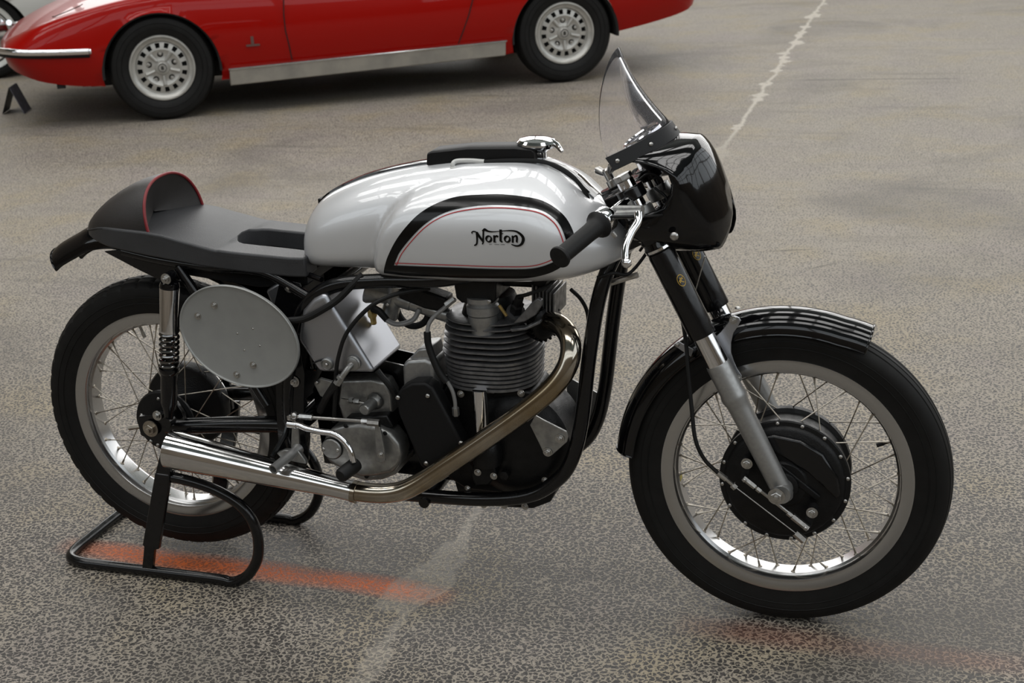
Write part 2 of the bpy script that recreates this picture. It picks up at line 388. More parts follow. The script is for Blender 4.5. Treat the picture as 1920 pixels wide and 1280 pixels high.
# ================================================================ the motorcycle
bike = thing('racing_motorcycle', 'vintage racing motorcycle with silver fuel tank, black nose cowl and clear screen', 'motorcycle', (.72, 0, 0))
RC = Vector((0, 0, .3553)); FC = Vector((1.4258, .0022, .3301))
RF = Matrix(((.99920936, -.03975581, -.00036868), (.03975581, .99903744, .01853844), (-.00036868, -.01853844, .99982808)))
def FS(v): return RF @ V(v)+FC            # steered front wheel: local (axle at origin, y across) to world
def RS(v): return V(v)+RC
RIMR = .257
def wheel(S, axn, ro, wt, ht, front):
    pre = 'front' if front else 'rear'
    # ---- tyre
    base_r = ro-ht; prof = []
    prof += [(.247, -.024), (.2505, -.034), (base_r-.012, -wt*.90), (base_r+.006, -wt*1.0), (base_r+.014, -wt*1.005), (base_r+.022, -wt*.985)]
    groove = []
    if front:
        ribs = [-.86, -.72, -.70, -.66, -.64, -.42, -.40, -.35, -.33, -.12, -.10, -.05, -.03, .03, .05, .10, .12, .33, .35, .40, .42, .64, .66, .70, .72, .86]
    else:
        ribs = [-.90, -.80, -.66, -.64, -.60, -.58, -.34, -.32, -.27, -.25, -.03, -.01, .01, .03, .25, .27, .32, .34, .58, .60, .64, .66, .80, .90]
    def crown(a): return ro-ht*.62*(1-math.sqrt(max(0, 1-(a*.97)**2)))
    deep = set()
    for i, a in enumerate(ribs):
        g = 0
        if front:
            if i in (3, 4, 7, 8, 11, 12, 13, 14, 17, 18, 21, 22): g = .0
            if i in (2, 3, 6, 7, 10, 11, 14, 15, 18, 19, 22, 23): g = .003
        else:
            if i in (3, 4, 7, 8, 15, 16, 19, 20): g = .004
        prof.append((crown(a)-g, a*wt))
    prof += [(base_r+.022, wt*.985), (base_r+.014, wt*1.005), (base_r+.006, wt), (base_r-.012, wt*.90), (.2505, .034), (.247, .024)]
    seg = 288 if not front else 128
    rows = []
    for q, (r, y) in enumerate(prof):
        row = []
        for k in range(seg):
            a = 2*PI*k/seg; rr = r
            if not front and .55 < abs(y)/wt < .93 and r > base_r+.02:      # shoulder blocks
                if k % 6 == 0: rr -= .0032
            if not front and abs(y)/wt <= .55 and (k+(2 if y > 0 else 0)) % 6 == 0: rr -= .002
            row.append((rr*math.cos(a), y, rr*math.sin(a)))
        rows.append(row)
    ty = MB().grid(rows, False, True)
    # sidewall moulding lines
    for rr, yy in ((base_r-.002, wt*.965), (base_r+.012, wt*1.012)):
        for sg in (-1, 1):
            ty.tube([(rr*math.cos(2*PI*k/72), sg*yy, rr*math.sin(2*PI*k/72)) for k in range(72)], .0011, 5, closed=True)
    ty.xf(S); tyre = obj(pre+'_tyre', ty, 'tyre', bike, angle=28)
    # ---- rim (shouldered alloy)
    half = [(RIMR, .0335), (RIMR-.001, .036), (RIMR-.005, .0368), (.238, .0362), (.231, .034), (.2275, .029), (.2265, .022), (.2225, .018), (.222, 0)]
    inner = [(.2245, 0), (.2265, .016), (.233, .0195), (.2365, .028), (.247, .031), (RIMR-.002, .0315)]
    loop = half+[(r, -y) for r, y in half[-2::-1]]+[(r, -y) for r, y in inner[::-1]]+inner[1:]
    rim = MB().grid([[(r*math.cos(2*PI*k/128), y, r*math.sin(2*PI*k/128)) for k in range(128)] for r, y in loop], True, True).xf(S)
    rimo = obj(pre+'_rim', rim, 'rim_alloy', bike, angle=30)
    # ---- spokes
    n = 40; nip = .0042
    fl_n = (.122, -.040) if front else (.060, -.050)
    fl_f = (.122, .042) if front else (.092, .045)
    for k in range(n):
        side = k % 2; a = 2*PI*(k+.5)/n; r_h, y_h = (fl_n, fl_f)[side]
        d = (22 if r_h > .1 else 33 if r_h > .08 else 52)*PI/180*(1 if (k//2) % 2 else -1)
        h = Vector((r_h*math.cos(a+d), y_h+(.003 if (k//2) % 2 else -.003), r_h*math.sin(a+d)))
        e = Vector((.2235*math.cos(a), (-.011, .011)[side], .2235*math.sin(a)))
        t = (e-h).normalized(); mb = MB()
        mb.tube([h-t*.004, e], .00135, 6); mb.tube([e-t*.016, e-t*.001], [.0022, .0026], 6)
        mb.lathe([(.0055, 0), (.005, .002), (.003, .004)], e+t*.001, -e.normalized(), 8)
        mb.xf(S); put('spoke', mb.mesh('spoke', 40), 'spoke', rimo)
    # ---- valve
    va = (.38 if front else 1.9)
    vd = Vector((math.cos(va), 0, math.sin(va)))
    vm = MB().tube([vd*.224, vd*.196], .0035, 8); vm.tube([vd*.206, vd*.192], .0045, 8); vm.xf(S)
    put('valve', vm.mesh('valve'), 'matt_black' if front else 'steel', rimo)
    if front:
        sa = math.radians(187); st = MB(); rows = []
        for i in range(5):
            a = sa+(i-2)*.016; rows.append([(.2218*math.cos(a), y, .2218*math.sin(a)) for y in (-.012, -.006, .0, .006, .012)])
        st.grid(rows); st.xf(S); put('sticker', st.mesh('sticker'), 'yellow', rimo)
    return tyre, rimo
wheel(RS, None, .3354, .046, .050, False)
wheel(FS, None, .3302, .041, .044, True)

# ---- rear hub
hb = MB().lathe([(.0, -.078), (.028, -.078), (.030, -.070), (.072, -.066), (.076, -.058), (.074, -.05), (.045, -.04), (.036, -.02), (.036, .01), (.07, .024), (.10, .03), (.104, .036), (.104, .062), (.098, .068), (.03, .07), (.0, .07)], RC, (0, 1, 0), 64)
rhub = obj('rear_hub', hb, 'cast_black', bike)
for k in range(5):
    a = 2*PI*k/5+.4; bolt(RC+Vector((.058*math.cos(a), -.0665, .058*math.sin(a))), me=SLOT, parent=rhub)
# sprocket on the far side
sp = MB().lathe([(.05, .072), (.095, .072), (.095, .077), (.05, .077)], RC, (0, 1, 0), 60, closed=True)
obj('sprocket', sp, 'steel', bike)
# ---- front hub and brake
fb = MB().lathe([(.0, -.066), (.045, -.066), (.050, -.062), (.114, -.058), (.120, -.054), (.122, -.050), (.130, -.049), (.1325, -.046), (.1325, -.036), (.125, -.030), (.120, -.01), (.120, .03), (.128, .034), (.129, .046), (.120, .05), (.04, .056), (.0, .056)], (0, 0, 0), (0, 1, 0), 96)
fb.xf(FS); fhub = obj('front_brake_drum', fb, 'cast_black', bike)
for k in range(16):
    a = 2*PI*k/16+.12; bolt(FS((.1265*math.cos(a), -.049, .1265*math.sin(a))), RF @ Vector((0, -1, 0)), SLOT, fhub, 'rivet')
# raised cooling scoop across the brake plate
sc = MB()
so = [(-.06, .096), (-.02, .108), (.033, .099), (.077, .072), (.108, .022), (.113, -.013), (.106, -.022), (.05, .03)]
sc.prism(so, -.070, -.055); sc.xf(FS); obj('air_scoop', sc, 'frame_black', fhub, bevel=.004)
sc = MB().prism([(-.07, .075), (-.055, .085), (.075, -.02), (.066, -.03)], -.068, -.055).xf(FS); obj('rib', sc, 'cast_black', fhub, bevel=.003)
sc = MB().lathe([(.03, -.06), (.03, -.076), (.026, -.078), (0, -.078)], (0, 0, 0), (0, 1, 0), 28).xf(FS); obj('hub_boss', sc, 'cast_black', fhub)
# brake arms, link rod, cable end
def arm(p, q, w, t=.005):
    p, q = V(p), V(q); d = (q-p).normalized(); n = Vector((-d.z, 0, d.x))
    o = []
    for c, s0 in ((p, 1), (q, -1)):
        for k in range(7):
            a = PI*k/6; o.append(c+n*(w*math.cos(a)*s0)-d*(w*math.sin(a)*s0))
    return [(v.x, v.z) for v in o]
AY = -.088
a1, a2 = (1.3593, -0.09, 0.386), (1.3529, -0.09, 0.3501)
b1, b2 = (1.4899, -0.09, 0.2902), (1.4788, -0.09, 0.2545)
bl = obj('brake_arm', MB().prism(arm(a1, a2, .008), AY-.004, AY+.002), 'matt_black', fhub, bevel=.001)
bl2 = obj('brake_arm', MB().prism(arm(b1, b2, .008), AY-.004, AY+.002), 'matt_black', fhub, bevel=.001)
for q in (a1, b1):
    obj('pivot_boss', MB().lathe([(.011, 0), (.011, .02)], (q[0], -.09, q[2]), (0, 1, 0), 18), 'cast_black', fhub)
    bolt((q[0], -.094, q[2]), parent=fhub)
r1, r2 = (1.3567, -0.1, 0.355), (1.4789, -0.1, 0.2607)
rod = MB().rod(r1, r2, .0035, 10)
dd = (V(r2)-V(r1)).normalized()
rod.tube([V(r1)-dd*.004, V(r1)+dd*.026], .0065, 6); rod.tube([V(r1)+dd*.03, V(r1)+dd*.04], .0058, 6)
rod.tube([V(r2)-dd*.034, V(r2)+dd*.006], .007, 6); rod.tube([V(r2)-dd*.046, V(r2)-dd*.036], .0058, 6)
lr = obj('link_rod', rod, 'steel', fhub)
for q in (r1, r2): bolt((q[0], -.108, q[2]), me=SLOT, parent=fhub)
cb = MB().tube([(1.2039, -0.045, 0.7543), (1.2208, -0.058, 0.6925), (1.2332, -0.07, 0.6299), (1.24, -0.085, 0.5791), (1.2497, -0.1, 0.4975), (1.2586, -0.11, 0.4363), (1.2756, -0.105, 0.3922), (1.3017, -0.1, 0.3628)], .0042, 8, smooth=6)
fcable = obj('front_brake_cable', cb, 'rubber', bike)
ad = MB().tube([(1.3017, -0.1, 0.3628), (1.3189, -0.1, 0.3503)], .006, 8); ad.tube([(1.3189, -0.1, 0.3503), (1.3362, -0.1, 0.3353)], .004, 8); ad.tube([(1.3319, -0.1, 0.3396), (1.3384, -0.1, 0.3331)], .0075, 6)
obj('adjuster', ad, 'steel', fcable)
obj('inner_wire', MB().tube([(1.3362, -0.1, 0.3353), (1.4644, -0.1, 0.24)], .0013, 6), 'steel', fcable)
obj('cable_anchor', MB().tube([(1.4579, -0.1, 0.2453), (1.4762, -0.1, 0.2293)], .0085, 6), 'steel', fcable)
ss = (1.354, -0.097, 0.3687)
bolt((1.4244, -0.132, 0.3378), parent=fhub, name='axle_nut', me=hexbolt(.012, .01))


# ================================================================ fuel tank
TZT = [(.412, .805), (.415, .832), (.424, .866), (.441, .888), (.468, .906), (.546, .938), (.621, .957), (.682, .968), (.789, .980), (.880, .982), (.930, .977), (.965, .963), (.999, .941), (1.025, .916), (1.055, .890), (1.090, .862), (1.115, .838), (1.129, .815)]
TZB = [(.412, .775), (.418, .758), (.44, .750), (.6, .751), (.62, .746), (.8, .742), (.92, .747), (.99, .754), (1.045, .767), (1.09, .784), (1.115, .797), (1.129, .811)]
TW = [(.412, .060), (.416, .080), (.424, .093), (.44, .103), (.47, .111), (.52, .115), (.6, .117), (.8, .122), (.92, .122), (.98, .118), (1.03, .107), (1.07, .090), (1.10, .068), (1.12, .040), (1.129, .012)]
ARC = [(.594, .60), (.595, .775), (.611, .842), (.625, .872), (.651, .906), (.683, .928), (.728, .944), (.78, .955), (.837, .963), (.90, .972), (.96, 1.05), (1.4, 1.05), (1.4, .60)]
def sdist(x, z):
    ins = False; best = 9.; n = len(ARC)
    for i in range(n):
        (x1, z1), (x2, z2) = ARC[i], ARC[(i+1) % n]
        if (z1 > z) != (z2 > z) and x < (x2-x1)*(z-z1)/(z2-z1)+x1: ins = not ins
        dx, dz = x2-x1, z2-z1; t = max(0, min(1, ((x-x1)*dx+(z-z1)*dz)/(dx*dx+dz*dz)))
        best = min(best, math.hypot(x-x1-t*dx, z-z1-t*dz))
    return best if ins else -best
def bulge(x, z):
    d = sdist(x, z)
    if d <= -.004: return 0.
    d += .004; R = .028
    s = 1. if d >= R else math.sqrt(max(0, 1-(1-d/R)**2))
    s = s*min(1, d/.012) if d < .012 else s
    f = 1. if x < .98 else max(0., 1-((x-.98)/.15)**2)
    g = 1. if z < .90 else max(0., 1-((z-.90)/.085)**2)*1.
    return .046*s*f*g
def tsec(x):
    zt, zb, w = interp(TZT, x), interp(TZB, x), interp(TW, x)
    return zt, zb, zb+.40*(zt-zb), w
def tank_y(x, z):
    zt, zb, zc, w = tsec(x)
    if z >= zc: q, n = (z-zc)/(zt-zc), 2.25
    else: q, n = (zc-z)/(zc-zb), 3.6
    q = min(q, 1.)
    return (w+bulge(x, z))*(1-q**n)**(1/n)
def tank_pt(x, z, off=0.):
    e = .002; y = tank_y(x, z)
    nx = -(tank_y(x+e, z)-tank_y(x-e, z))/(2*e); nz = -(tank_y(x, z+e)-tank_y(x, z-e))/(2*e)
    n = Vector((nx, 1, nz)).normalized()*off
    return Vector((x+n.x, -(y+n.y), z+n.z))
rows = []
XS = [.412, .4135, .416, .42, .426, .434, .443]+[.455+.0085*i for i in range(74)]+[1.088, 1.096, 1.104, 1.111, 1.117, 1.122, 1.126, 1.129]
NA = 44
for x in XS:
    zt, zb, zc, w = tsec(x); half = []
    for k in range(NA+1):
        a = PI*k/NA; c = math.cos(a)
        if c >= 0: n = 2.25; z = zc+(zt-zc)*c**(2/n); fr = abs(math.sin(a))**(2/n)
        else: n = 3.6; z = zc-(zc-zb)*(-c)**(2/n); fr = abs(math.sin(a))**(2/n)
        half.append(((w+bulge(x, z))*fr, z))
    rows.append([(x, -y, z) for y, z in half]+[(x, y, z) for y, z in half[-2:0:-1]])
tk = MB().grid(rows, False, True)
tk.f.append(tuple(range(2*NA))); n0 = (len(XS)-1)*2*NA; tk.f.append(tuple(range(n0, n0+2*NA))[::-1])
tank = obj('fuel_tank', tk, 'silver', bike, angle=60)
# painted panel: black border, red line, lettering
OUT = [(0.6266, 0.7704), (0.6358, 0.7902), (0.6461, 0.8119), (0.6641, 0.8418), (0.6872, 0.8705), (0.7158, 0.8977), (0.7496, 0.9167), (0.7907, 0.9292), (0.8432, 0.9338), (0.8895, 0.9349), (0.943, 0.9298), (0.9768, 0.9187), (1.0045, 0.8996), (1.0222, 0.8768), (1.0321, 0.8546), (1.0339, 0.8316), (1.0229, 0.8135), (0.9982, 0.796), (0.9689, 0.7834), (0.9252, 0.7735), (0.8525, 0.7702), (0.7899, 0.7683), (0.7415, 0.7681), (0.6782, 0.7663)]
INN = [(0.6561, 0.7914), (0.663, 0.8047), (0.6729, 0.8211), (0.6948, 0.8464), (0.7244, 0.8751), (0.7534, 0.8943), (0.7894, 0.908), (0.8416, 0.9167), (0.8942, 0.9189), (0.9397, 0.9158), (0.9699, 0.9084), (0.9912, 0.8954), (1.0053, 0.8796), (1.0156, 0.8567), (1.0179, 0.8395), (1.0098, 0.8232), (0.9829, 0.8077), (0.9479, 0.7979), (0.8939, 0.7946), (0.8416, 0.7936), (0.7864, 0.7935), (0.7161, 0.7923)]
def resamp(pts, n, sub=8):
    P = [V((x, 0, z)) for x, z in pts]; P = [q for q in spline(P+[P[0]], sub)]
    L = [0.]
    for i in range(1, len(P)): L.append(L[-1]+(P[i]-P[i-1]).length)
    out = []; j = 0
    for k in range(n):
        t = L[-1]*k/n
        while L[j+1] < t: j += 1
        out.append(P[j].lerp(P[j+1], (t-L[j])/max(1e-9, L[j+1]-L[j])))
    return out
NB = 220; po, pi_ = resamp(OUT, NB), resamp(INN, NB)
rows = []
for k in range(NB): rows.append([tank_pt(*(lambda q: (q.x, q.z))(po[k].lerp(pi_[k], t/5)), .0011) for t in range(6)])
obj('black_border', MB().grid(rows, True, False), 'print_black', tank, angle=80)
def ribbon(mb, pts, w, closed=False, off=.0014, nw=2):
    P = [V((p[0], 0, p[1])) for p in pts]; N = len(P); rows = []
    for i in range(N):
        a = P[i-1] if (i or closed) else P[0]; b = P[(i+1) % N] if (i < N-1 or closed) else P[-1]
        t = (b-a).normalized(); nrm = Vector((-t.z, 0, t.x)); ww = w if not isinstance(w, (list, tuple)) else w[0]+(w[-1]-w[0])*i/(N-1) if len(w) == 2 else w[i]
        rows.append([tank_pt((P[i]+nrm*s).x, (P[i]+nrm*s).z, off) for s in [ww*(q/nw-.5) for q in range(nw+1)]])
    mb.grid(rows, closed, False)
cx, cz = sum(q.x for q in pi_)/NB, sum(q.z for q in pi_)/NB
red = []
for k in range(NB):
    t = (pi_[(k+1) % NB]-pi_[k-1]).normalized(); nrm = Vector((t.z, 0, -t.x)); red.append(pi_[k]+nrm*.0052)
rb = MB(); ribbon(rb, [(q.x, q.z) for q in red], .0017, True, .0010, 1)
obj('red_pinstripe', rb, 'red_line', tank, angle=80)
# lettering, drawn as strokes in its own small grid laid on the tank side
LO = [(0.8018, 0.8821), (0.965, 0.8858), (0.8002, 0.8291)]
ux, uz = (LO[1][0]-LO[0][0])/1920, (LO[1][1]-LO[0][1])/1920
vx, vz = (LO[2][0]-LO[0][0])/640, (LO[2][1]-LO[0][1])/640
U = math.hypot(ux, uz)
lt = MB()
def stroke(pts, w, sub=6):
    q = [(LO[0][0]+ux*a+vx*b, LO[0][1]+uz*a+vz*b) for a, b in pts]
    if sub: q = [(p.x, p.z) for p in spline([V((a, 0, b)) for a, b in q], sub)]
    if isinstance(w, (list, tuple)) and len(w) > 2:
        n = len(q); m = len(w)-1; w = [(lambda t: w[int(t)]+(w[min(m, int(t)+1)]-w[int(t)])*(t-int(t)))(i*m/(n-1)) for i in range(n)]
    ribbon(lt, q, [x*U for x in w] if isinstance(w, (list, tuple)) else w*U, False, .0016, 1)
stroke([(455, 172), (468, 300), (466, 420), (440, 478), (392, 496)], [50, 44, 40, 40, 26])
stroke([(455, 185), (540, 300), (622, 405)], [60, 56, 50], 3)
stroke([(622, 118), (620, 300), (618, 410), (596, 468)], [44, 40, 40, 30])
stroke([(352, 222), (338, 186), (380, 164), (448, 176)], [18, 30, 30, 26])
stroke([(585, 148), (650, 118), (730, 152), (840, 166), (1000, 154), (1160, 138), (1300, 136), (1410, 152), (1500, 200), (1568, 268), (1588, 340), (1560, 430), (1490, 484), (1400, 490), (1300, 456)], [14, 64, 40, 26, 18, 22, 32, 40, 52, 64, 72, 64, 44, 36, 22])
for ox in (755, 1205):
    for s in (0,):
        pts = [(ox+62*math.cos(2*PI*k/24), 335+68*math.sin(2*PI*k/24)) for k in range(25)]
        ws = [42+14*math.cos(2*(2*PI*k/24-.55)) for k in range(25)]
        stroke(pts, ws, 0)
stroke([(886, 250), (892, 330), (892, 405)], 50, 3); stroke([(862, 262), (900, 256)], 26, 2); stroke([(905, 300), (940, 262), (985, 284)], [30, 40, 46], 4); stroke([(868, 408), (935, 408)], 22, 2)
stroke([(1040, 112), (1044, 300), (1046, 372), (1090, 410)], [66, 54, 56, 24]); stroke([(1040, 214), (1108, 202)], [30, 14], 2)
stroke([(1334, 258), (1338, 340), (1336, 418)], 50, 3); stroke([(1310, 266), (1345, 258)], 24, 2)
stroke([(1345, 300), (1385, 262), (1425, 262), (1438, 320), (1434, 385), (1458, 410)], [26, 34, 48, 50, 50, 24])
for a, b in ((760, 806), (814, 830), (888, 905), (912, 1010), (1042, 1062), (1070, 1150)): stroke([(a, 466), (b, 466)], 9, 1)
obj('lettering', lt, 'print_black', tank, angle=80)
# strap along the ridge, pad, filler cap, breather pipe
def ridge(x): return interp(TZT, x)
rows = []
for i in range(71):
    x = .434+(1.040-.434)*i/70; zt, zb, zc, w = tsec(x); row = []
    for y in (-.021, -.019, -.010, 0, .010, .019, .021):
        f = min(.999, abs(y)/w); z = zc+(zt-zc)*(1-f**2.25)**(1/2.25)
        row.append((x, y, z+(.0042 if abs(y) < .02 else -.001)))
    rows.append(row)
obj('tank_strap', MB().grid(rows), 'gloss_black', tank, angle=60)
bk = (0.4351, 0.0, 0.8737)
obj('strap_buckle', MB().box((.431, 0, .880), (.010, .03, .012)), 'matt_black', tank, bevel=.002)
pad = MB(); rows = []
for x, h in ((.690, .010), (.692, .024), (.700, .0265), (.78, .0265), (.88, .0265), (.915, .0265), (.921, .023), (.922, .008)):
    z0 = ridge(x)-.001; rows.append([(x, -.030, z0), (x, -.030, z0+h-.003), (x, -.026, z0+h), (x, .026, z0+h), (x, .030, z0+h-.003), (x, .030, z0)])
pad.grid(rows, False, True); pad.f += [tuple(range(6)), tuple(range(42, 48))[::-1]]
obj('chin_pad', pad, 'matt_black', tank, angle=40)
CAPX = .915
cp = MB().lathe([(.022, -.03), (.022, .0), (.026, .004), (.038, .010), (.041, .015), (.041, .019), (.036, .024), (.020, .028), (0, .029)], (CAPX, .012, .992), (.05, 0, 1), 40)
fcap = obj('filler_cap', cp, 'chrome', tank, angle=30)
obj('cap_lever', MB().tube([(CAPX+.03, .012, 1.010), (CAPX+.046, .004, 1.006), (CAPX+.058, -.004, .995)], [.008, .004], 10), 'chrome', fcap)
bpz = MB().tube([(0.7541, -0.045, 0.9631), (0.7526, -0.045, 0.9741), (0.7592, -0.04, 0.9797), (0.7855, -0.036, 0.9804), (0.8168, -0.034, 0.9783)], .0048, 10, smooth=5)
bpz.lathe([(.012, 0), (.009, .006), (.005, .01)], (0.7539, -0.045, 0.9609), (0, -.3, 1), 14)
br = obj('breather_pipe', bpz, 'fuel_pipe', tank)
obj('breather_hose', MB().tube([(0.811, -0.034, 0.9782), (0.8244, -0.033, 0.9783), (0.8754, -0.032, 0.9812), (0.9309, -0.03, 0.9807), (0.9694, -0.03, 0.9705), (1.0017, -0.03, 0.9495), (1.0258, -0.03, 0.9175), (1.0356, -0.03, 0.8816)], .0045, 8, smooth=5), 'rubber', br)
# bright front strap of the tank
rows = []
for i in range(15):
    x = .985+i*.0072; zt, zb, zc, w = tsec(x)
    rows.append([(x, y, zc+(zt-zc)*(1-min(.98, abs(y)/w)**2.25)**(1/2.25)+.0015) for y in (.024, .032, .042)])
obj('front_trim', MB().grid(rows), 'chrome', tank, angle=80)

# ================================================================ seat
SZT = [(-.14, .812), (-.05, .832), (.068, .829), (.156, .811), (.248, .793), (.34, .787), (.43, .781)]
SZB = [(-.14, .803), (-.10, .797), (-.05, .788), (.0, .783), (.09, .772), (.2, .757), (.307, .748), (.43, .740)]
SW = [(-.142, .035), (-.13, .060), (-.10, .088), (-.05, .109), (0, .120), (.08, .126), (.25, .126), (.40, .122), (.432, .112)]
st = MB(); sx = [-.142, -.135, -.12, -.10, -.075, -.05, -.02, .02, .06, .1, .14, .18, .21, .226, .229, .236, .246, .26, .30, .35, .40, .42, .432]
def gap(x): return 0. if x <= .226 else .058*math.sqrt(max(0, 1-max(0, (.262-x)/.036)**2)) if x < .262 else .058
idx = {}
def sv(i, y, top):
    k = (i, round(y, 5), top)
    if k not in idx:
        x = sx[i]; w = interp(SW, x); dome = .006*(1-(y/w)**2) if x < .23 else .002
        idx[k] = len(st.v); st.v.append(Vector((x, y, interp(SZT, x)+dome if top else interp(SZB, x))))
    return idx[k]
def cols(i):
    x = sx[i]; w = interp(SW, x); g = gap(x)
    return [-w, -(w*.55+g*.45), -g, g, (w*.55+g*.45), w]
faces = []
for i in range(len(sx)-1):
    a, b = cols(i), cols(i+1)
    for j in range(5):
        if j == 2 and sx[i] >= .226: continue
        faces.append([(i, a[j]), (i+1, b[j]), (i+1, b[j+1]), (i, a[j+1])])
edges = {}
for f in faces:
    for top in (True, False):
        q = []
        for c in f:
            k = sv(c[0], c[1], top)
            if k not in q: q.append(k)
        if len(q) > 2: st.f.append(tuple(q) if top else tuple(q[::-1]))
    for k in range(4):
        e = (f[k], f[(k+1) % 4])
        ke = tuple(sorted([(e[0][0], round(e[0][1], 5)), (e[1][0], round(e[1][1], 5))]))
        if ke[0] != ke[1]: edges.setdefault(ke, []).append(e)
for ke, es in edges.items():
    if len(es) == 1:
        (i, y), (j, y2) = es[0]; st.f.append((sv(i, y, True), sv(i, y, False), sv(j, y2, False), sv(j, y2, True)))
seat = obj('seat', st, 'seat', bike, bevel=.009, seg=3, angle=50)
sm = MB()
for sg in (-1, 1):
    sm.tube([(x, sg*(interp(SW, x)-.001), interp(SZT, x)-.009) for x in [.07+.0183*i for i in range(20)]], .0012, 5)
obj('seam', sm, 'matt_black', seat)
# tail hump
HZT = [(-.150, .812), (-.13, .836), (-.112, .853), (-.08, .878), (-.049, .897), (-.01, .915), (.02, .9235), (.042, .926)]
HW = [(-.150, .020), (-.135, .052), (-.112, .078), (-.08, .096), (-.04, .108), (.0, .114), (.042, .118)]
rows = []; hx = [-.150, -.146, -.138, -.125, -.112, -.095, -.075, -.05, -.025, 0., .02, .034, .042]
def arch(x, k, n=28, shrink=0.):
    zb = interp(SZT, x)-.006; h = interp(HZT, x)-zb-shrink; w = interp(HW, x)-shrink; a = PI*k/n
    return Vector((x+.022*max(0, (x-.0)/.042)*(1-math.sin(a)), -w*math.copysign(abs(math.cos(a))**.85, math.cos(a)), zb+h*math.sin(a)**.9))
for x in hx: rows.append([arch(x, k) for k in range(29)])
fr = rows[-1]; cen = Vector((.020, 0, .865))
for s, dx in ((.9, -.006), (.7, -.014), (.45, -.02), (.2, -.023), (.02, -.024)):
    rows.append([Vector((cen.x+(p.x-cen.x)*s+dx*.5, p.y*s, (interp(SZT, .04)-.004)*(1-s)*.6+cen.z*(1-s)*.4+p.z*s)) for p in fr])
hump = obj('tail_hump', MB().grid(rows), 'hump', seat, angle=55)
obj('piping', MB().tube([p+Vector((.001, 0, 0)) for p in fr], .0034, 8), 'piping', hump)
tsm = MB()
for sg in (-1, 1): tsm.tube([(x, sg*(interp(HW, x)+.0015 if x < 0 else interp(HW, x)+.001), interp(SZT, x)-.004) for x in [-.148+.0145*i for i in range(14)]], .0013, 5)
obj('seam', tsm, 'matt_black', hump)

# ================================================================ mudguards
def guard(path, hw, depth, name, S=lambda v: v, thick=.0016, m='gloss_black', bead=True):
    rows = []; P = [V(p) for p in path]; N = len(P)
    for i in range(N):
        t = (P[min(N-1, i+1)]-P[max(0, i-1)]).normalized(); nrm = Vector((-t.z, 0, t.x))
        if nrm.z < 0 and abs(nrm.z) > .3: nrm = -nrm
        row = []
        for k in range(17):
            a = (k/16-.5)*PI; row.append(P[i]+Vector((0, hw*math.sin(a), 0))-nrm*depth*(1-math.cos(a)))
        for k in range(16, -1, -1):
            a = (k/16-.5)*PI; row.append(P[i]+Vector((0, (hw-thick)*math.sin(a), 0))-nrm*(depth*(1-math.cos(a))+thick*math.cos(a)))
        rows.append(row)
    mb = MB().grid(rows, False, True); n = 34
    mb.f += [tuple(range(n)), tuple(range((N-1)*n, N*n))[::-1]]
    mb.xf(S); o = obj(name, mb, m, bike, angle=40)
    if bead:
        bd = MB()
        for k in (0, 16): bd.tube([S(r[k]) for r in rows], .0022, 6)
        bd.tube([S(q) for q in rows[-1][:17]], .0024, 6); bd.tube([S(q) for q in rows[0][:17]], .0024, 6)
        obj('rolled_edge', bd, m, o)
    return o
GR = .357
fg = guard([((GR+(.002*(72-a)/3 if a < 72 else 0))*math.cos(math.radians(a)), 0, (GR+(.002*(72-a)/3 if a < 72 else 0))*math.sin(math.radians(a))) for a in range(174, 62, -3)], .053, .042, 'front_mudguard', FS)
# guard path direction runs rear to front so the crown faces outwards
rg = guard(spline([(.352, 0, .50), (.335, 0, .60), (.285, 0, .685), (.20, 0, .742), (.10, 0, .775), (0, 0, .800), (-.08, 0, .815), (-.153, 0, .806), (-.2, 0, .785), (-.245, 0, .762), (-.268, 0, .745)], 4), .050, .048, 'rear_mudguard')
obj('undertray', MB().prism([(.06, .772), (.42, .742), (.42, .715), (.30, .705), (.10, .728)], -.092, .092), 'matt_black', bike, bevel=.004)

# ================================================================ oval number plate
PLC = V((.283, -.165, .617))
def plate_pt(a, r, y):
    c, s = math.cos(a), math.sin(a); A, B = .143*r, .112*r; ph = math.radians(-17)
    u, w = A*c, B*s
    return Vector((PLC.x+u*math.cos(ph)-w*math.sin(ph), PLC.y+y, PLC.z+u*math.sin(ph)+w*math.cos(ph)))
pl = MB(); rr = []
for r, y in ((0.0001, .0), (.94, .0), (.962, -.001), (.975, -.0035), (.99, -.004), (1.0, -.002), (1.0, .004), (.97, .005), (.94, .003), (.0001, .003)):
    rr.append([plate_pt(2*PI*k/72, r, y) for k in range(72)])
pl.grid(rr, False, True)
nplate = obj('number_plate', pl, 'plate_grey', bike, angle=30)
for q in ((0.1894, -0.165, 0.659), (0.2332, -0.165, 0.6854), (0.3097, -0.165, 0.5542), (0.2665, -0.165, 0.5291)): bolt(q, me=HEXS, parent=nplate)
for q in ((0.2802, -0.165, 0.6242), (0.3188, -0.165, 0.6372), (0.2921, -0.165, 0.5872), (0.3306, -0.165, 0.5993)): bolt(q, me=domebolt(.0022, .0012), parent=nplate, name='rivet')


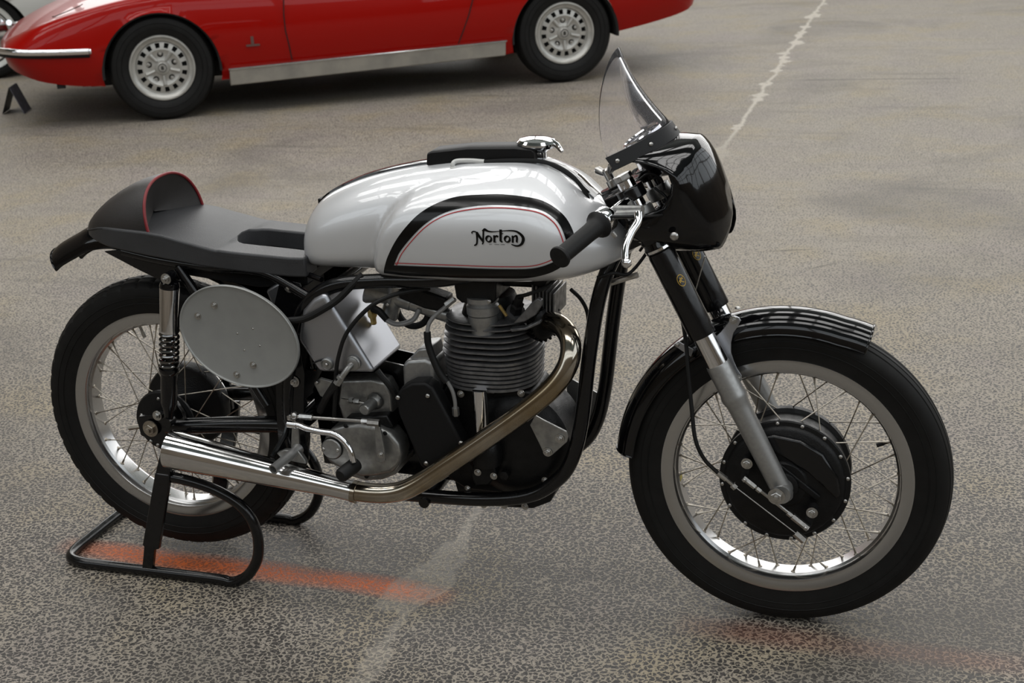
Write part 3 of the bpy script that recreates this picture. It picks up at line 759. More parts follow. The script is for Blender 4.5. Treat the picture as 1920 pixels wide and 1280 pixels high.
# ================================================================ front fork
RK = math.radians(26.0); FD = RF @ Vector((-math.sin(RK), 0, math.cos(RK)))
def leg(s, side, y=.095): return FS((0, side*y, 0))+FD*s
FX = RF @ Vector((math.cos(RK), 0, math.sin(RK)))          # forward, square to the legs
FY = RF @ Vector((0, 1, 0))
for side in (-1, 1):
    o = leg(0, side)
    sl = MB().lathe([(.0, -.022), (.014, -.021), (.019, -.012), (.0205, .0), (.0205, .03), (.0215, .10), (.0225, .19), (.0235, .205), (.0265, .216), (.0265, .222), (.0245, .232), (.0245, .29), (.0235, .294)], o, FD, 32)
    slider = obj('fork_slider', sl, 'fork_alloy', bike, angle=30)
    obj('axle_clamp', MB().lathe([(.019, -.022), (.021, -.016), (.021, .014), (.017, .02)], o, FY, 24), 'fork_alloy', slider)
    obj('slider_sleeve', MB().lathe([(.0225, .29), (.0222, .37)], o, FD, 32), 'chrome', slider)
    sh = MB().lathe([(.0235, .358), (.0268, .358), (.0272, .362), (.0272, .54), (.0262, .546), (.02, .548)], o, FD, 36, caps=False)
    shroud = obj('fork_shroud', sh, 'frame_black', bike)
    # maker's oval in gold outline on the shroud
    em = MB(); R0 = .0277
    base_a = math.radians(-52) if side < 0 else math.radians(-52)
    def onsh(u, v):                                          # u around (m), v along
        a = base_a+u/R0; return o+FD*(.480+v)+(FX*math.cos(a)+FY*math.sin(a))*R0
    ring = [(.0085*math.cos(2*PI*k/24), .0125*math.sin(2*PI*k/24)) for k in range(24)]
    rows = [[onsh(u*s, v*s) for s in (1, .86)] for u, v in ring]; em.grid(rows, True, False)
    for (u0, v0, u1, v1) in ((-.005, -.004, .005, .006), (-.004, .002, .004, -.006), (-.002, .006, .0045, .0015), (-.0055, -.001, .0, .004)):
        n = Vector((v1-v0, u0-u1)).normalized()*.0009
        em.grid([[onsh(u0+n.x, v0+n.y), onsh(u0-n.x, v0-n.y)], [onsh(u1+n.x, v1+n.y), onsh(u1-n.x, v1-n.y)]])
    obj('emblem', em, 'gold', shroud, angle=80)
    obj('stanchion', MB().lathe([(.0175, .545), (.0175, .70)], o, FD, 28), 'chrome', bike)
    tn = MB().lathe([(.017, .70), (.019, .702), (.019, .712), (.012, .714), (.0, .714)], o, FD, 6)
    obj('fork_top_nut', tn, 'steel', bike, bevel=.001)
    obj('shroud_collar', MB().lathe([(.0272, .548), (.0285, .55), (.0285, .558), (.026, .562), (.026, .60), (.02, .603)], o, FD, 32), 'gloss_black', shroud)
    obj('collar_ring', MB().lathe([(.0287, .5505), (.0287, .5555)], o, FD, 32, caps=False), 'chrome', shroud)
def yoke(s, h, name, fwd):
    mb = MB()
    for side in (-1, 1): mb.lathe([(.029, s-h/2), (.029, s+h/2)], FS((0, side*.095, 0)), FD, 28)
    mb.lathe([(.032, s-h/2), (.032, s+h/2)], FS((0, 0, 0))-FX*.052, FD, 28)
    c = FS((0, 0, 0))+FD*s-FX*.026
    R = Matrix((FX, FY, FD)).transposed()
    mb.box(c-FX*.006, (.050, .19, h*.8), R)
    return obj(name, mb, 'frame_black', bike, bevel=.003)
yoke(.585, .034, 'lower_yoke', 0); yoke(.672, .026, 'upper_yoke', 0)
head = MB().lathe([(.030, .57), (.030, .69)], FS((0, 0, 0))-FX*.052, FD, 28)
obj('steering_head', head, 'frame_black', bike)
# steering damper knob with wings
DP = FS((0, 0, 0))-FX*.052+FD*.69
dm = MB().lathe([(.012, 0), (.012, .012), (.009, .014), (.009, .034), (.006, .038), (0, .038)], DP, FD, 20)
damper = obj('steering_damper_knob', dm, 'steel', bike)
for sg in (-1, 1):
    d = (FY*.55*sg-FX*.65*sg+FD*.55).normalized(); c = DP+FD*.022
    obj('wing', MB().tube([c+d*.006, c+d*.018, c+d*.032, c+d*.039], [.0045, .0075, .0085, .004], 12), 'steel', damper)
# ---- clip-on bars
BARS = {}
for side in (-1, 1):
    def SY(p): return Vector((p[0], p[1]*(-side), p[2]))
    ci, ce = SY((1.139, -0.1, 0.9304)), SY((1.0515, -0.318, 0.868))
    d = (ce-ci).normalized(); Lb = (ce-ci).length
    bar = obj('handlebar', MB().tube([ci-d*.008, ce-d*.01], .0108, 16), 'chrome', bike)
    cl = MB().lathe([(.026, -.014), (.027, -.012), (.027, .012), (.026, .014)], leg(.628, side), FD, 28)
    cl.tube([leg(.628, side)+d*.02, ci+d*.022], .0145, 14)
    obj('bar_clamp', cl, 'cast_alloy', bar)
    g0 = ci+d*(Lb-.130)
    gp = MB().lathe([(.0125, -.004), (.026, -.003), (.0275, .0), (.026, .004), (.021, .008), (.0185, .016), (.0172, .03), (.0168, .118), (.0205, .1215), (.0215, .125), (.0205, .1285), (.013, .130), (.006, .1285), (0, .128)], g0, d, 28)
    obj('grip', gp, 'rubber', bar)
    tw = MB().lathe([(.016, -.030), (.0235, -.029), (.025, -.026), (.025, -.006), (.0235, -.004)], g0, d, 28)
    tg = obj('twist_grip_drum' if side < 0 else 'lever_collar', tw, 'chrome', bar)
    # lever
    ax = SY((1.1576, -0.17, 0.9144)); 
    lp = [SY(q) for q in [(1.1171, -0.165, 0.916), (1.1413, -0.17, 0.9212), (1.1705, -0.185, 0.9208), (1.1728, -0.2, 0.9085), (1.1663, -0.225, 0.8946), (1.1618, -0.25, 0.877), (1.1638, -0.268, 0.8619), (1.1695, -0.28, 0.8525)]]
    pv = MB(); 
    q0, q1, q2 = SY((1.118, -0.16, 0.921)), SY((1.1777, -0.18, 0.9279)), SY((1.1472, -0.17, 0.911))
    pv.tube([q0, q1], .0075, 10); pv.tube([SY((1.1266, -0.17, 0.9135)), SY((1.1777, -0.185, 0.921))], .0085, 10)
    perch = obj('lever_perch', pv, 'cast_alloy', bar)
    bolt(q2-Vector((0, -side*.0, 0))+Vector((0, side*.008, .004)), (0, side*.6, .8), DOME, perch)
    lv = MB().tube(spline(lp[2:], 6), [.0085]+[.0085-.0022*i/30 for i in range(29)]+[.0058], 12)
    lv.sphere(lp[-1], .0095, 16)
    obj('brake_lever' if side < 0 else 'clutch_lever', lv, 'chrome', bar)
    obj('cable_screw', MB().tube([SY(q) for q in [(1.123, -0.2, 0.8862), (1.13, -0.2, 0.8782)]], .005, 10), 'steel', bar)
    obj('lever_cable', MB().tube([SY(q) for q in [(1.1219, -0.2, 0.9171), (1.1542, -0.19, 0.9155), (1.1852, -0.17, 0.9122), (1.2025, -0.12, 0.9016), (1.2092, -0.06, 0.8946)]], .0028, 8, smooth=5), 'rubber', bar)
# tachometer cable, control cables running down past the head
for pts, r in (([(1.2048, -0.04, 0.8839), (1.1831, -0.05, 0.8589), (1.1577, -0.06, 0.8118), (1.1225, -0.075, 0.7686), (1.0937, -0.09, 0.7719), (1.0607, -0.09, 0.7616)], .0035),
               ([(1.1742, -0.06, 0.9393), (1.1992, -0.07, 0.9213), (1.1945, -0.07, 0.8914), (1.1725, -0.06, 0.8558), (1.1367, -0.04, 0.8052)], .003),
               ([(1.1381, -0.05, 0.9488), (1.1597, -0.05, 0.9641), (1.1828, -0.05, 0.9562), (1.1908, -0.05, 0.933)], .003),
               ([(0.9956, -0.06, 0.7246), (1.0143, -0.05, 0.6995), (1.0238, -0.04, 0.6646), (1.0212, -0.03, 0.6029)], .004)):
    obj('control_cable', MB().tube(pts, r, 8, smooth=6), 'rubber', bike)
obj('front_guard_brace_wire', MB().tube([(1.2596, 0.0, 0.7874), (1.2373, 0.0, 0.7059)], .0014, 6), 'steel', bike)
obj('damper_rod', MB().tube([(1.073, -0.06, 0.7395), (1.1163, -0.06, 0.7549), (1.136, -0.06, 0.7614)], .006, 10), 'steel', bike)
# ---- tachometer
TC = V((1.142, -.012, 1.028)); TD = V((-.52, -.08, .85)).normalized()
ta = MB().lathe([(.0, -.06), (.030, -.058), (.038, -.03), (.040, .0)], TC, TD, 36)
tach = obj('tachometer', ta, 'matt_black', bike)
obj('bezel', MB().lathe([(.040, -.004), (.0425, -.002), (.0425, .006), (.039, .0085), (.036, .006)], TC, TD, 40, caps=False), 'chrome', tach)
obj('dial', MB().lathe([(.0375, .003), (.0, .0032)], TC, TD, 40, caps=False), 'dial', tach)
TX = TD.cross(Vector((0, 1, 0))).normalized(); TYv = TD.cross(TX)
tm = MB()
for k in range(17):
    a = PI*(.25+1.5*k/16); u = TX*math.cos(a)+TYv*math.sin(a); w = TD.cross(u)*.0009
    tm.add([TC+TD*.004+u*.030-w, TC+TD*.004+u*.030+w, TC+TD*.004+u*.035+w, TC+TD*.004+u*.035-w], [(0, 1, 2, 3)])
u = TX*.4+TYv*.9; w = TD.cross(u)*.0012
tm.add([TC+TD*.0045-w, TC+TD*.0045+w, TC+TD*.0045+u*.028], [(0, 1, 2)])
obj('dial_marks', tm, 'white_print', tach)
# ================================================================ nose cowl and screen
NF = 41
NOSE = [(.795, 1.288), (.811, 1.308), (.835, 1.317), (.865, 1.319), (.90, 1.313), (.941, 1.301), (.98, 1.286), (1.009, 1.270), (1.039, 1.240)]
def front_loop(k):          # edge of the front panel, k from lower near side over the top to the lower far side
    a = math.radians(-62+304*k/(NF-1)); c, s = math.cos(a), math.sin(a)
    w = .098; n = 2.6
    y = -w*math.copysign(abs(c)**(2/n), c); zz = math.copysign(abs(s)**(2/n), s)
    z = .920+.110*zz
    return Vector((interp(NOSE, z)-4.4*y*y, y, z))
def rear_loop(k):
    f = front_loop(k); a = math.degrees(math.radians(-62+304*k/(NF-1)))
    t = a if a <= 90 else 180-a      # -62 .. 90, mirrored
    dep = interp([(-62, .075), (-45, .135), (-25, .155), (-12, .13), (0, .062), (12, .035), (24, .040), (34, .085), (48, .118), (62, .115), (75, .085), (90, .062)], t)
    wid = interp([(-62, .012), (-30, .045), (0, .022), (30, .030), (50, .045), (70, .018), (90, 0)], t)
    sg = -1 if f.y < 0 else 1
    dz = interp([(-62, -.004), (-20, .012), (0, .0), (30, .010), (50, -.002), (75, -.004), (90, .004)], t)
    return Vector((f.x-dep, f.y+sg*wid*min(1, abs(f.y)/.05), f.z+dz))
fro = [front_loop(k) for k in range(NF)]; rea = [rear_loop(k) for k in range(NF)]
rows = []
cen = Vector((1.300, 0, .905))
for s in (.03, .3, .55, .75, .88, .96):
    rows.append([Vector((0, cen.y+(p.y-cen.y)*s, cen.z+(p.z-cen.z)*s)) for p in fro])
    for p in rows[-1]:
        p.x = interp(NOSE, p.z)-4.4*p.y*p.y+.002
rows.append([p.copy() for p in fro])
for i in range(1, 11):
    t = i/10; rows.append([f.lerp(r, t)+Vector((0, (1 if f.y > 0 else -1)*.012*math.sin(PI*t)*min(1, abs(f.y)/.05), .002*math.sin(PI*t)*max(0, (f.z-.98)/.06))) for f, r in zip(fro, rea)])
cw = MB().grid(rows)
cowl = obj('nose_cowl', cw, 'gloss_black', bike, angle=50)
sd = cowl.modifiers.new('thick', 'SOLIDIFY'); sd.thickness = .003; sd.offset = -1
bolt((1.2268, -0.135, 0.8646), (.1, -1, .1), domebolt(.0085, .004), cowl, 'screw')
# screen: curved clear sheet
def scr_base(u): return Vector((1.197-.092*abs(u)**1.9, .142*u, 1.046-.040*abs(u)**1.7))
SD = Vector((-.560, 0, .828))
rows = []
for i in range(41):
    u = -1+2*i/40; b = scr_base(u); L = .186*(1-abs(u)**2.3)**.62
    rows.append([b+(SD+Vector((0, -.22*u, 0)))*(L*t/8)+Vector((-.012*math.sin(PI*t/8)*L/.186, 0, 0)) for t in range(9)])
screen = obj('windscreen', MB().grid(rows), 'perspex', bike, angle=80)
sd = screen.modifiers.new('thick', 'SOLIDIFY'); sd.thickness = .0025; sd.offset = 0
rows = []
for i in range(41):
    u = -1+2*i/40; b = scr_base(u); out = Vector((b.x-1.05, b.y*1.3, 0)).normalized(); dn = Vector((-.0, 0, -1))
    e = Vector((0, 0, .0))
    rows.append([b+out*.002+SD*.012, b+out*.0045+SD*.012, b+out*.0055-SD*.016, b+out*.002-SD*.018, b-out*.001-SD*.016, b-out*.001+SD*.010])
bd = MB().grid(rows, False, True); bd.f += [tuple(range(6)), tuple(range(240, 246))[::-1]]
band = obj('screen_band', bd, 'matt_black', screen, angle=40)
for u in (-.93, -.55, 0., .55, .93):
    b = scr_base(u); out = Vector((b.x-1.05, b.y*1.3, 0)).normalized()
    bolt(b+out*.0052-SD*.003, out, domebolt(.0048, .003), band, 'screw')


# ================================================================ frame
fm = {}
FRP = {-1: None}
for side in (-1, 1):
    def SY(p): return Vector((p[0], p[1]*(-side), p[2]))
    path = [SY(q) for q in ((1.105, -.030, .900), (1.02, -.060, .845), (.90, -.095, .790), (.75, -.115, .752), (.60, -.118, .742), (.50, -.118, .728), (.435, -.118, .690), (.398, -.116, .630), (.372, -.112, .55), (.352, -.106, .44), (.348, -.102, .34), (.362, -.100, .285), (.41, -.098, .256), (.50, -.097, .247), (.66, -.097, .246), (.80, -.097, .252), (.90, -.097, .272), (.962, -.097, .315), (.995, -.097, .365), (1.018, -.096, .45), (1.040, -.094, .60), (1.062, -.085, .72), (1.085, -.060, .79), (1.118, -.030, .835))]
    f = obj('frame_loop', MB().tube(path, .0155, 14, smooth=6), 'frame_black', bike)
    fm[side] = f
    # rear subframe
    sb = MB().tube([SY(q) for q in ((.43, -.116, .700), (.33, -.114, .748), (.20, -.110, .752), (.08, -.105, .762), (-.02, -.095, .775))], .011, 12, smooth=6)
    sub = obj('subframe_tube', sb, 'frame_black', bike)
    sb = MB().tube([SY(q) for q in [(0.1221, -0.112, 0.7503), (0.1703, -0.112, 0.6722), (0.225, -0.112, 0.5714), (0.2991, -0.11, 0.4371)]], .011, 12, smooth=4)
    obj('subframe_strut', sb, 'frame_black', bike)
    # shock mount gusset
    g = [(-.065, .775), (.02, .735), (.075, .712), (.105, .712), (.135, .726), (.15, .765), (.05, .79)]
    obj('shock_gusset', MB().prism(g, -side*-.098 if side > 0 else -.104, .104 if side > 0 else -.098), 'frame_black', bike, bevel=.001)
    # main gusset plates by the swinging arm pivot
    g = [(0.3697, 0.7366), (0.4138, 0.7268), (0.4211, 0.6914), (0.395, 0.5934), (0.4021, 0.52), (0.3869, 0.4058), (0.39, 0.3162), (0.3568, 0.2543), (0.3173, 0.2571), (0.321, 0.4005), (0.3309, 0.5276), (0.3339, 0.6387)]
    ys = sorted((side*.108, side*.113)); gp = obj('pivot_gusset', MB().prism(g, ys[0], ys[1]), 'frame_black', bike, bevel=.001)
    if side < 0:
        for q in ((0.3902, -0.115, 0.7177), (0.3768, -0.115, 0.5015), (0.3593, -0.115, 0.4159)): bolt(q, me=hexbolt(.0085, .007), parent=gp)
    # swinging arm
    sa = MB().tube([SY(q) for q in ((.36, -.090, .388), (.22, -.096, .380), (.09, -.104, .369), (.035, -.106, .366))], .019, 16, smooth=4)
    arm_ = obj('swinging_arm', sa, 'frame_black', bike)
    lug = [(-.035, .385), (-.04, .372), (-.036, .338), (.0, .322), (.05, .315), (.085, .325), (.085, .40), (.07, .428), (.045, .428), (.03, .395)]
    ys = sorted((side*.100, side*.112)); obj('axle_lug', MB().prism(lug, *ys), 'frame_black', arm_, bevel=.002)
    if side < 0:
        bolt((-0.0016, -0.118, 0.3608), me=hexbolt(.0135, .012), parent=arm_, name='axle_nut', m='spoke')
        obj('chain_adjuster', MB().tube([(-.028, -.106, .360), (-.068, -.106, .352)], .006, 6), 'spoke', arm_)
        bolt((0.0203, -0.118, 0.3942), parent=arm_)
        for q in ((-0.0101, -0.113, 0.326), (0.007, -0.113, 0.3181)): bolt(q, me=SLOT, parent=arm_)
    # suspension unit
    top, bot = V((.1155, -side*-.138 if side > 0 else -.138, .735)), V((.062, (side*.138), .392))
    d = (bot-top).normalized(); Ls = (bot-top).length
    un = MB().lathe([(.0, -.012), (.012, -.011), (.012, .012), (.0, .013)], top, (0, 1, 0), 18)
    un.lathe([(.009, .0), (.009, .03)], top, d, 14); un.lathe([(.0175, .20), (.0185, .205), (.0185, .30), (.012, .322), (.009, Ls)], top, d, 24)
    un.lathe([(.012, -.012), (.012, .012)], bot, (0, 1, 0), 18); un.tube([top, bot], .0075, 10)
    unit = obj('shock_absorber', un, 'frame_black', bike)
    obj('shock_cover', MB().lathe([(.010, .017), (.019, .018), (.0215, .022), (.0215, .119), (.0225, .122), (.0225, .127), (.018, .127)], top, d, 36), 'chrome', unit)
    obj('shock_top_cap', MB().lathe([(.010, .008), (.0195, .012), (.0222, .0195), (.0222, .024)], top, d, 32), 'gloss_black', unit)
    u = d.cross(Vector((0, 1, 0))).normalized(); w = d.cross(u); hp = []
    for k in range(7*20+1):
        a = 2*PI*k/20; hp.append(top+d*(.129+.088*k/140)+(u*math.cos(a)+w*math.sin(a))*.0195)
    obj('spring', MB().tube(hp, .0034, 8), 'dark_chrome', unit)
    obj('spring_seat', MB().lathe([(.0225, .214), (.0235, .218), (.021, .226), (.015, .232)], top, d, 28), 'gloss_black', unit)
    bolt(top+Vector((0, side*.014, 0)), (0, side, 0), hexbolt(.0085, .008), unit)
cross = MB().tube([(.36, -.11, .388), (.36, .11, .388)], .021, 20); obj('pivot_tube', cross, 'frame_black', bike)
obj('axle', MB().tube([RC+Vector((0, -.12, 0)), RC+Vector((0, .12, 0))], .009, 16), 'steel', bike)
obj('front_axle', MB().tube([FS((0, -.115, 0)), FS((0, .115, 0))], .009, 16), 'steel', bike)
for q in ((.50, .728), (.66, .238)):
    obj('cross_tube', MB().tube([(q[0], -.118, q[1]), (q[0], .118, q[1])], .012, 14), 'frame_black', bike)
obj('inner_mudguard', MB().prism([(.34, .70), (.39, .70), (.385, .55), (.35, .42), (.335, .42), (.345, .55)], -.055, .055), 'matt_black', bike, bevel=.004)
# polished sheet behind the plate, under the seat nose
obj('battery_shield', MB().prism([(0.3223, 0.7014), (0.354, 0.7209), (0.3746, 0.7242), (0.3697, 0.6494), (0.3441, 0.6383)], -.10, .02), 'sheet_alloy', bike, bevel=.006)

# ================================================================ oil tank
N0 = [(.441, .672), (.476, .715), (.492, .718), (.594, .556), (.588, .543), (.458, .543), (.440, .572), (.408, .620)]
N0 = [(0.4264, 0.6753), (0.4542, 0.7028), (0.4828, 0.7171), (0.5808, 0.5436), (0.45, 0.5371), (0.4076, 0.6084)]
ot = MB(); cxo = sum(q[0] for q in N0)/6; czo = sum(q[1] for q in N0)/6
rows = []
for y, s in ((-.128, .955), (-.139, .985), (-.141, .995), (-.137, 1.0), (-.10, 1.0), (.015, 1.0), (.025, .98)):
    rows.append([(cxo+(x-cxo)*s, y, czo+(z-czo)*s) for x, z in N0])
ot = MB(); base = [V((x, 0, z)) for x, z in N0]
ot.prism(N0, -.140, .025)
oil = obj('oil_tank', ot, 'sheet_alloy', bike, bevel=.011, seg=5)
ob = (0.474, -0.141, 0.5585)
obj('filter_boss', MB().lathe([(.014, -.001), (.014, .004), (.011, .006), (.0105, .004), (.0, .004)], ob, (0, -1, 0), 28), 'cast_alloy', oil)
bolt((ob[0], ob[1]-.005, ob[2]), me=domebolt(.004, .003), parent=oil)
oc = (0.5354, -0.141, 0.565)
un = MB().lathe([(.0165, 0), (.0165, .004), (.0145, .006), (.0145, .009), (.009, .012)], oc, (0, -1, 0), 28)
un.tube([V(oc)+Vector((0, -.008, 0)), V(oc)+Vector((-.003, -.020, -.004)), V(oc)+Vector((-.012, -.026, -.016)), V(oc)+Vector((-.020, -.028, -.027))], .0065, 12)
un.tube([V(oc)+Vector((-.018, -.028, -.022)), V(oc)+Vector((-.029, -.030, -.038))], .009, 6)
obj('oil_union', un, 'cast_alloy', oil)
obj('oil_hose', MB().tube([(0.5128, -0.17, 0.5406), (0.4945, -0.165, 0.5169), (0.4629, -0.14, 0.4803), (0.4339, -0.12, 0.4389)], .008, 10, smooth=4), 'rubber', oil)
obj('lower_union', MB().tube([(0.5783, -0.12, 0.5431), (0.5881, -0.12, 0.5292), (0.6037, -0.12, 0.5109), (0.6119, -0.11, 0.4831)], .007, 10, smooth=3), 'rubber', oil)
obj('tank_strap', MB().tube([(0.4372, -0.143, 0.5568), (0.4557, -0.143, 0.5653), (0.4737, -0.143, 0.5701)], .0018, 6), 'matt_black', oil)
# ================================================================ engine
CX = .803
cc = MB().lathe([(.0, -.078), (.085, -.078), (.098, -.072), (.118, -.060), (.124, -.052), (.124, .052), (.118, .060), (.098, .076), (.0, .078)], (.855, 0, .368), (0, 1, 0), 56)
cc.prism([(.66, .30), (.74, .252), (.87, .25), (.93, .30), (.93, .44), (.90, .495), (.71, .495), (.66, .42)], -.062, .062)
cc.prism([(.705, .262), (.715, .214), (.735, .205), (.885, .212), (.925, .232), (.94, .262)], -.045, .045)
case = obj('crankcase', cc, 'cast_black', bike, bevel=.005)
for x, z in ((.726, .215), (.772, .212), (.82, .215), (.868, .218)): bolt((x, -.047, z), me=HEXS, parent=case)
for q in ((0.8826, -0.075, 0.4953), (0.929, -0.06, 0.5108), (0.927, -0.078, 0.3004), (0.7508, -0.082, 0.2651), (0.7472, -0.075, 0.4841)): bolt(q, me=HEXS, parent=case)
# oil pump cover low on the timing side
op = [(0.7715, 0.3315), (0.8016, 0.3467), (0.8203, 0.3359), (0.8235, 0.3087), (0.805, 0.2842), (0.773, 0.2786), (0.7648, 0.3032)]
pump = obj('oil_pump_cover', MB().prism(op, -.095, -.06), 'cast_black', case, bevel=.004)
for q in ((0.7822, -0.096, 0.3138), (0.8182, -0.096, 0.3084)): bolt(q, me=HEXS, parent=pump, m='brass')
obj('drain_plug', MB().lathe([(.011, 0), (.011, .012), (.006, .014)], (0.8394, -0.08, 0.3081), (0, -1, 0), 6), 'cast_black', case)
# cambox drive: bevel shaft tube and housings
tb0, tb1 = V((.803, -.108, .385)), V((.806, -.108, .515))
obj('bevel_shaft_tube', MB().lathe([(.0155, 0), (.0155, .125)], tb0, (0, 0, 1), 24), 'chrome', bike)
obj('bevel_housing', MB().lathe([(.032, .0), (.034, .03), (.028, .05), (.022, .056)], (.803, -.085, .335), (.0, -.1, 1), 28), 'cast_black', case)
# barrel and head fins: each its own plate
def fin_outline(hx, hy, r=.078, n=9):
    o = []
    for sx_, sy_, a0 in ((1, 1, 0), (-1, 1, 90), (-1, -1, 180), (1, -1, 270)):
        for k in range(n):
            a = math.radians(a0+90*k/(n-1)); o.append((sx_*(hx-r)+r*math.cos(a), sy_*(hy-r)+r*math.sin(a)))
    return o
barrel = obj('cylinder_barrel', MB().lathe([(.064, .485), (.064, .575)], (CX, 0, 0), (0, 0, 1), 40), 'fin', bike)
headc = obj('cylinder_head', MB().lathe([(.070, .572), (.072, .63), (.060, .665), (.05, .69)], (CX, 0, 0), (0, 0, 1), 40), 'cast_black', bike)
def fin(z, hx, hy, parent, t=.0028):
    o = fin_outline(hx, hy); n = len(o); mb = MB(); rows = []
    for dz, k in ((-t/2, .985), (-t/2+.0006, 1.), (t/2-.0006, 1.), (t/2, .985)): rows.append([(CX+x*k, y*k, z+dz) for x, y in o])
    mb.grid(rows, False, True); mb.f += [tuple(range(n)), tuple(range(3*n, 4*n))[::-1]]
    put('fin', mb.mesh('fin', 40), 'fin', parent)
for k in range(7): fin(.503+.0098*k, .103-.0006*(6-k), .099-.0006*(6-k), barrel, .0066)
for k in range(7): fin(.574+.0122*k, .105-.0016*k, .101-.0016*k, headc, .0040)
# polished tunnel for the shaft through the fins
tun = MB().lathe([(.026, .622), (.026, .640), (.031, .648), (.031, .664)], (.806, -.068, 0), (0, 0, 1), 32)
obj('shaft_tunnel', tun, 'fork_alloy', bike)
bh = MB().lathe([(.031, .664), (.034, .667), (.034, .684), (.029, .688), (.034, .694), (.034, .704)], (.806, -.066, 0), (0, 0, 1), 32)
obj('upper_bevel_housing', bh, 'fork_alloy', bike)
cbx = MB().prism([(.752, .742), (.756, .702), (.768, .692), (.832, .692), (.843, .702), (.846, .742)], -.088, .06)
cam_box = obj('cambox', cbx, 'cast_black', bike, bevel=.004)
for q in ((0.7522, -0.09, 0.6993), (0.8292, -0.09, 0.6997)): bolt(q, me=domebolt(.0055, .004), parent=cam_box, name='screw')
cr = MB().prism([(.70, .742), (.70, .716), (.93, .716), (.945, .742)], -.04, .04); obj('rocker_box', cr, 'cast_black', cam_box, bevel=.006)
# curved deflector fin and upright front fins of the head
df = [(0.8769, 0.6532), (0.9036, 0.6594), (0.9272, 0.6745), (0.9408, 0.6958), (0.9413, 0.7072), (0.9324, 0.7113), (0.9182, 0.6992), (0.9061, 0.6848)]
obj('curved_fin', MB().prism(df, -.088, -.075), 'fin', headc, bevel=.002)
df = [(0.8693, 0.6412), (0.903, 0.6466), (0.9347, 0.6634), (0.9366, 0.6566), (0.9061, 0.641), (0.8735, 0.6345)]
obj('curved_fin', MB().prism(df, -.088, -.07), 'fin', headc, bevel=.002)
for k in range(7):
    x = .905+.0075*k; h = .725-.003*k
    obj('fin', MB().prism([(x, .655), (x+.003, .655), (x+.006, h), (x+.003, h)], -.045, .045), 'fin', headc)
pg = MB().lathe([(.012, 0), (.014, .01), (.014, .03), (.010, .034), (.010, .055), (.006, .06)], (.872, -.05, .665), (.35, -.55, .75), 6)
obj('spark_plug', pg, 'matt_black', headc); obj('spark_plug_boss', MB().lathe([(.022, -.02), (.02, .004)], (.872, -.05, .665), (.35, -.55, .75), 20), 'fin', headc)
obj('ignition_lead', MB().tube([(.890, -.085, .712), (.915, -.1, .722), (.95, -.09, .735), (.97, -.06, .75)], .004, 8, smooth=4), 'rubber', bike)
bl_ = MB().tube([(0.8543, -0.1, 0.6962), (0.8617, -0.1, 0.6851), (0.8691, -0.1, 0.674)], .0035, 8); obj('valve_spring_end', bl_, 'brass', headc)
# oil feed: union, grey hose, black sleeve
hs = obj('oil_feed_pipe', MB().tube([(0.75, -0.1, 0.7001), (0.7343, -0.105, 0.6847), (0.715, -0.11, 0.669), (0.7025, -0.115, 0.6514), (0.6984, -0.118, 0.6287)], .0045, 10, smooth=5), 'grey_hose', bike)
obj('union', MB().tube([(0.7392, -0.104, 0.6916), (0.7566, -0.098, 0.7044)], .0068, 6), 'cast_alloy', hs)
obj('sleeve', MB().tube([(0.6989, -0.118, 0.6358), (0.7001, -0.12, 0.6095), (0.7092, -0.122, 0.5788), (0.7221, -0.124, 0.5495), (0.7377, -0.125, 0.5295)], .0075, 12, smooth=5), 'rubber', hs)
obj('lower_pipe', MB().tube([(0.7378, -0.125, 0.5319), (0.7471, -0.122, 0.5098), (0.7506, -0.12, 0.4852), (0.7496, -0.118, 0.465)], .0042, 10, smooth=4), 'grey_hose', hs)
obj('union', MB().tube([(0.7499, -0.118, 0.4699), (0.7488, -0.115, 0.4515)], .0075, 6), 'cast_alloy', hs)
# magneto and its chain case
mg = MB().prism([(0.6212, 0.5437), (0.6333, 0.5567), (0.6753, 0.5618), (0.6941, 0.5534), (0.6904, 0.4714), (0.6184, 0.466)], -.085, .02)
mag = obj('magneto', mg, 'fork_alloy', bike, bevel=.008, seg=3)
obj('magneto_cap', MB().prism([(0.6336, 0.5549), (0.6564, 0.5794), (0.6823, 0.5834), (0.6885, 0.5536)], -.075, .0), 'fork_alloy', mag, bevel=.004)
CV = [(0.6186, 0.4895), (0.6325, 0.5088), (0.6579, 0.5227), (0.6896, 0.5261), (0.7055, 0.5152), (0.7618, 0.3957), (0.7623, 0.3686), (0.7453, 0.3323), (0.7224, 0.3177), (0.6819, 0.3164), (0.6634, 0.3323), (0.6226, 0.4494)]
chain = obj('magneto_chain_case', MB().prism(CV, -.128, -.085), 'matt_black', bike, bevel=.006, seg=3)
for q in ((0.6941, -0.13, 0.4971), (0.7612, -0.13, 0.3953), (0.6783, -0.13, 0.3409), (0.6255, -0.13, 0.4884)): bolt(q, me=domebolt(.0055, .004), parent=chain, name='screw')
# alloy engine plate at the front
ep = MB().prism([(0.9228, 0.4624), (0.9386, 0.454), (0.9883, 0.4317), (0.9924, 0.42), (0.9884, 0.4077), (0.9558, 0.3758), (0.9463, 0.3701), (0.9383, 0.3742), (0.931, 0.3931), (0.91, 0.4397)], -.110, -.105)
epl = obj('engine_plate', ep, 'cast_alloy', bike, bevel=.001)
for q in ((0.9746, -0.111, 0.415), (0.9466, -0.111, 0.3824)): bolt(q, me=hexbolt(.0068, .006), parent=epl)
obj('engine_plate', MB().prism([(.93, .47), (1.01, .43), (1.0, .35), (.93, .33)], .100, .105), 'cast_alloy', bike)
obj('front_guard_plate', MB().prism([(0.9058, 0.3997), (0.9503, 0.3868), (0.9447, 0.3673), (0.9171, 0.3497), (0.9054, 0.3641)], .055, .06), 'plate_grey', bike)
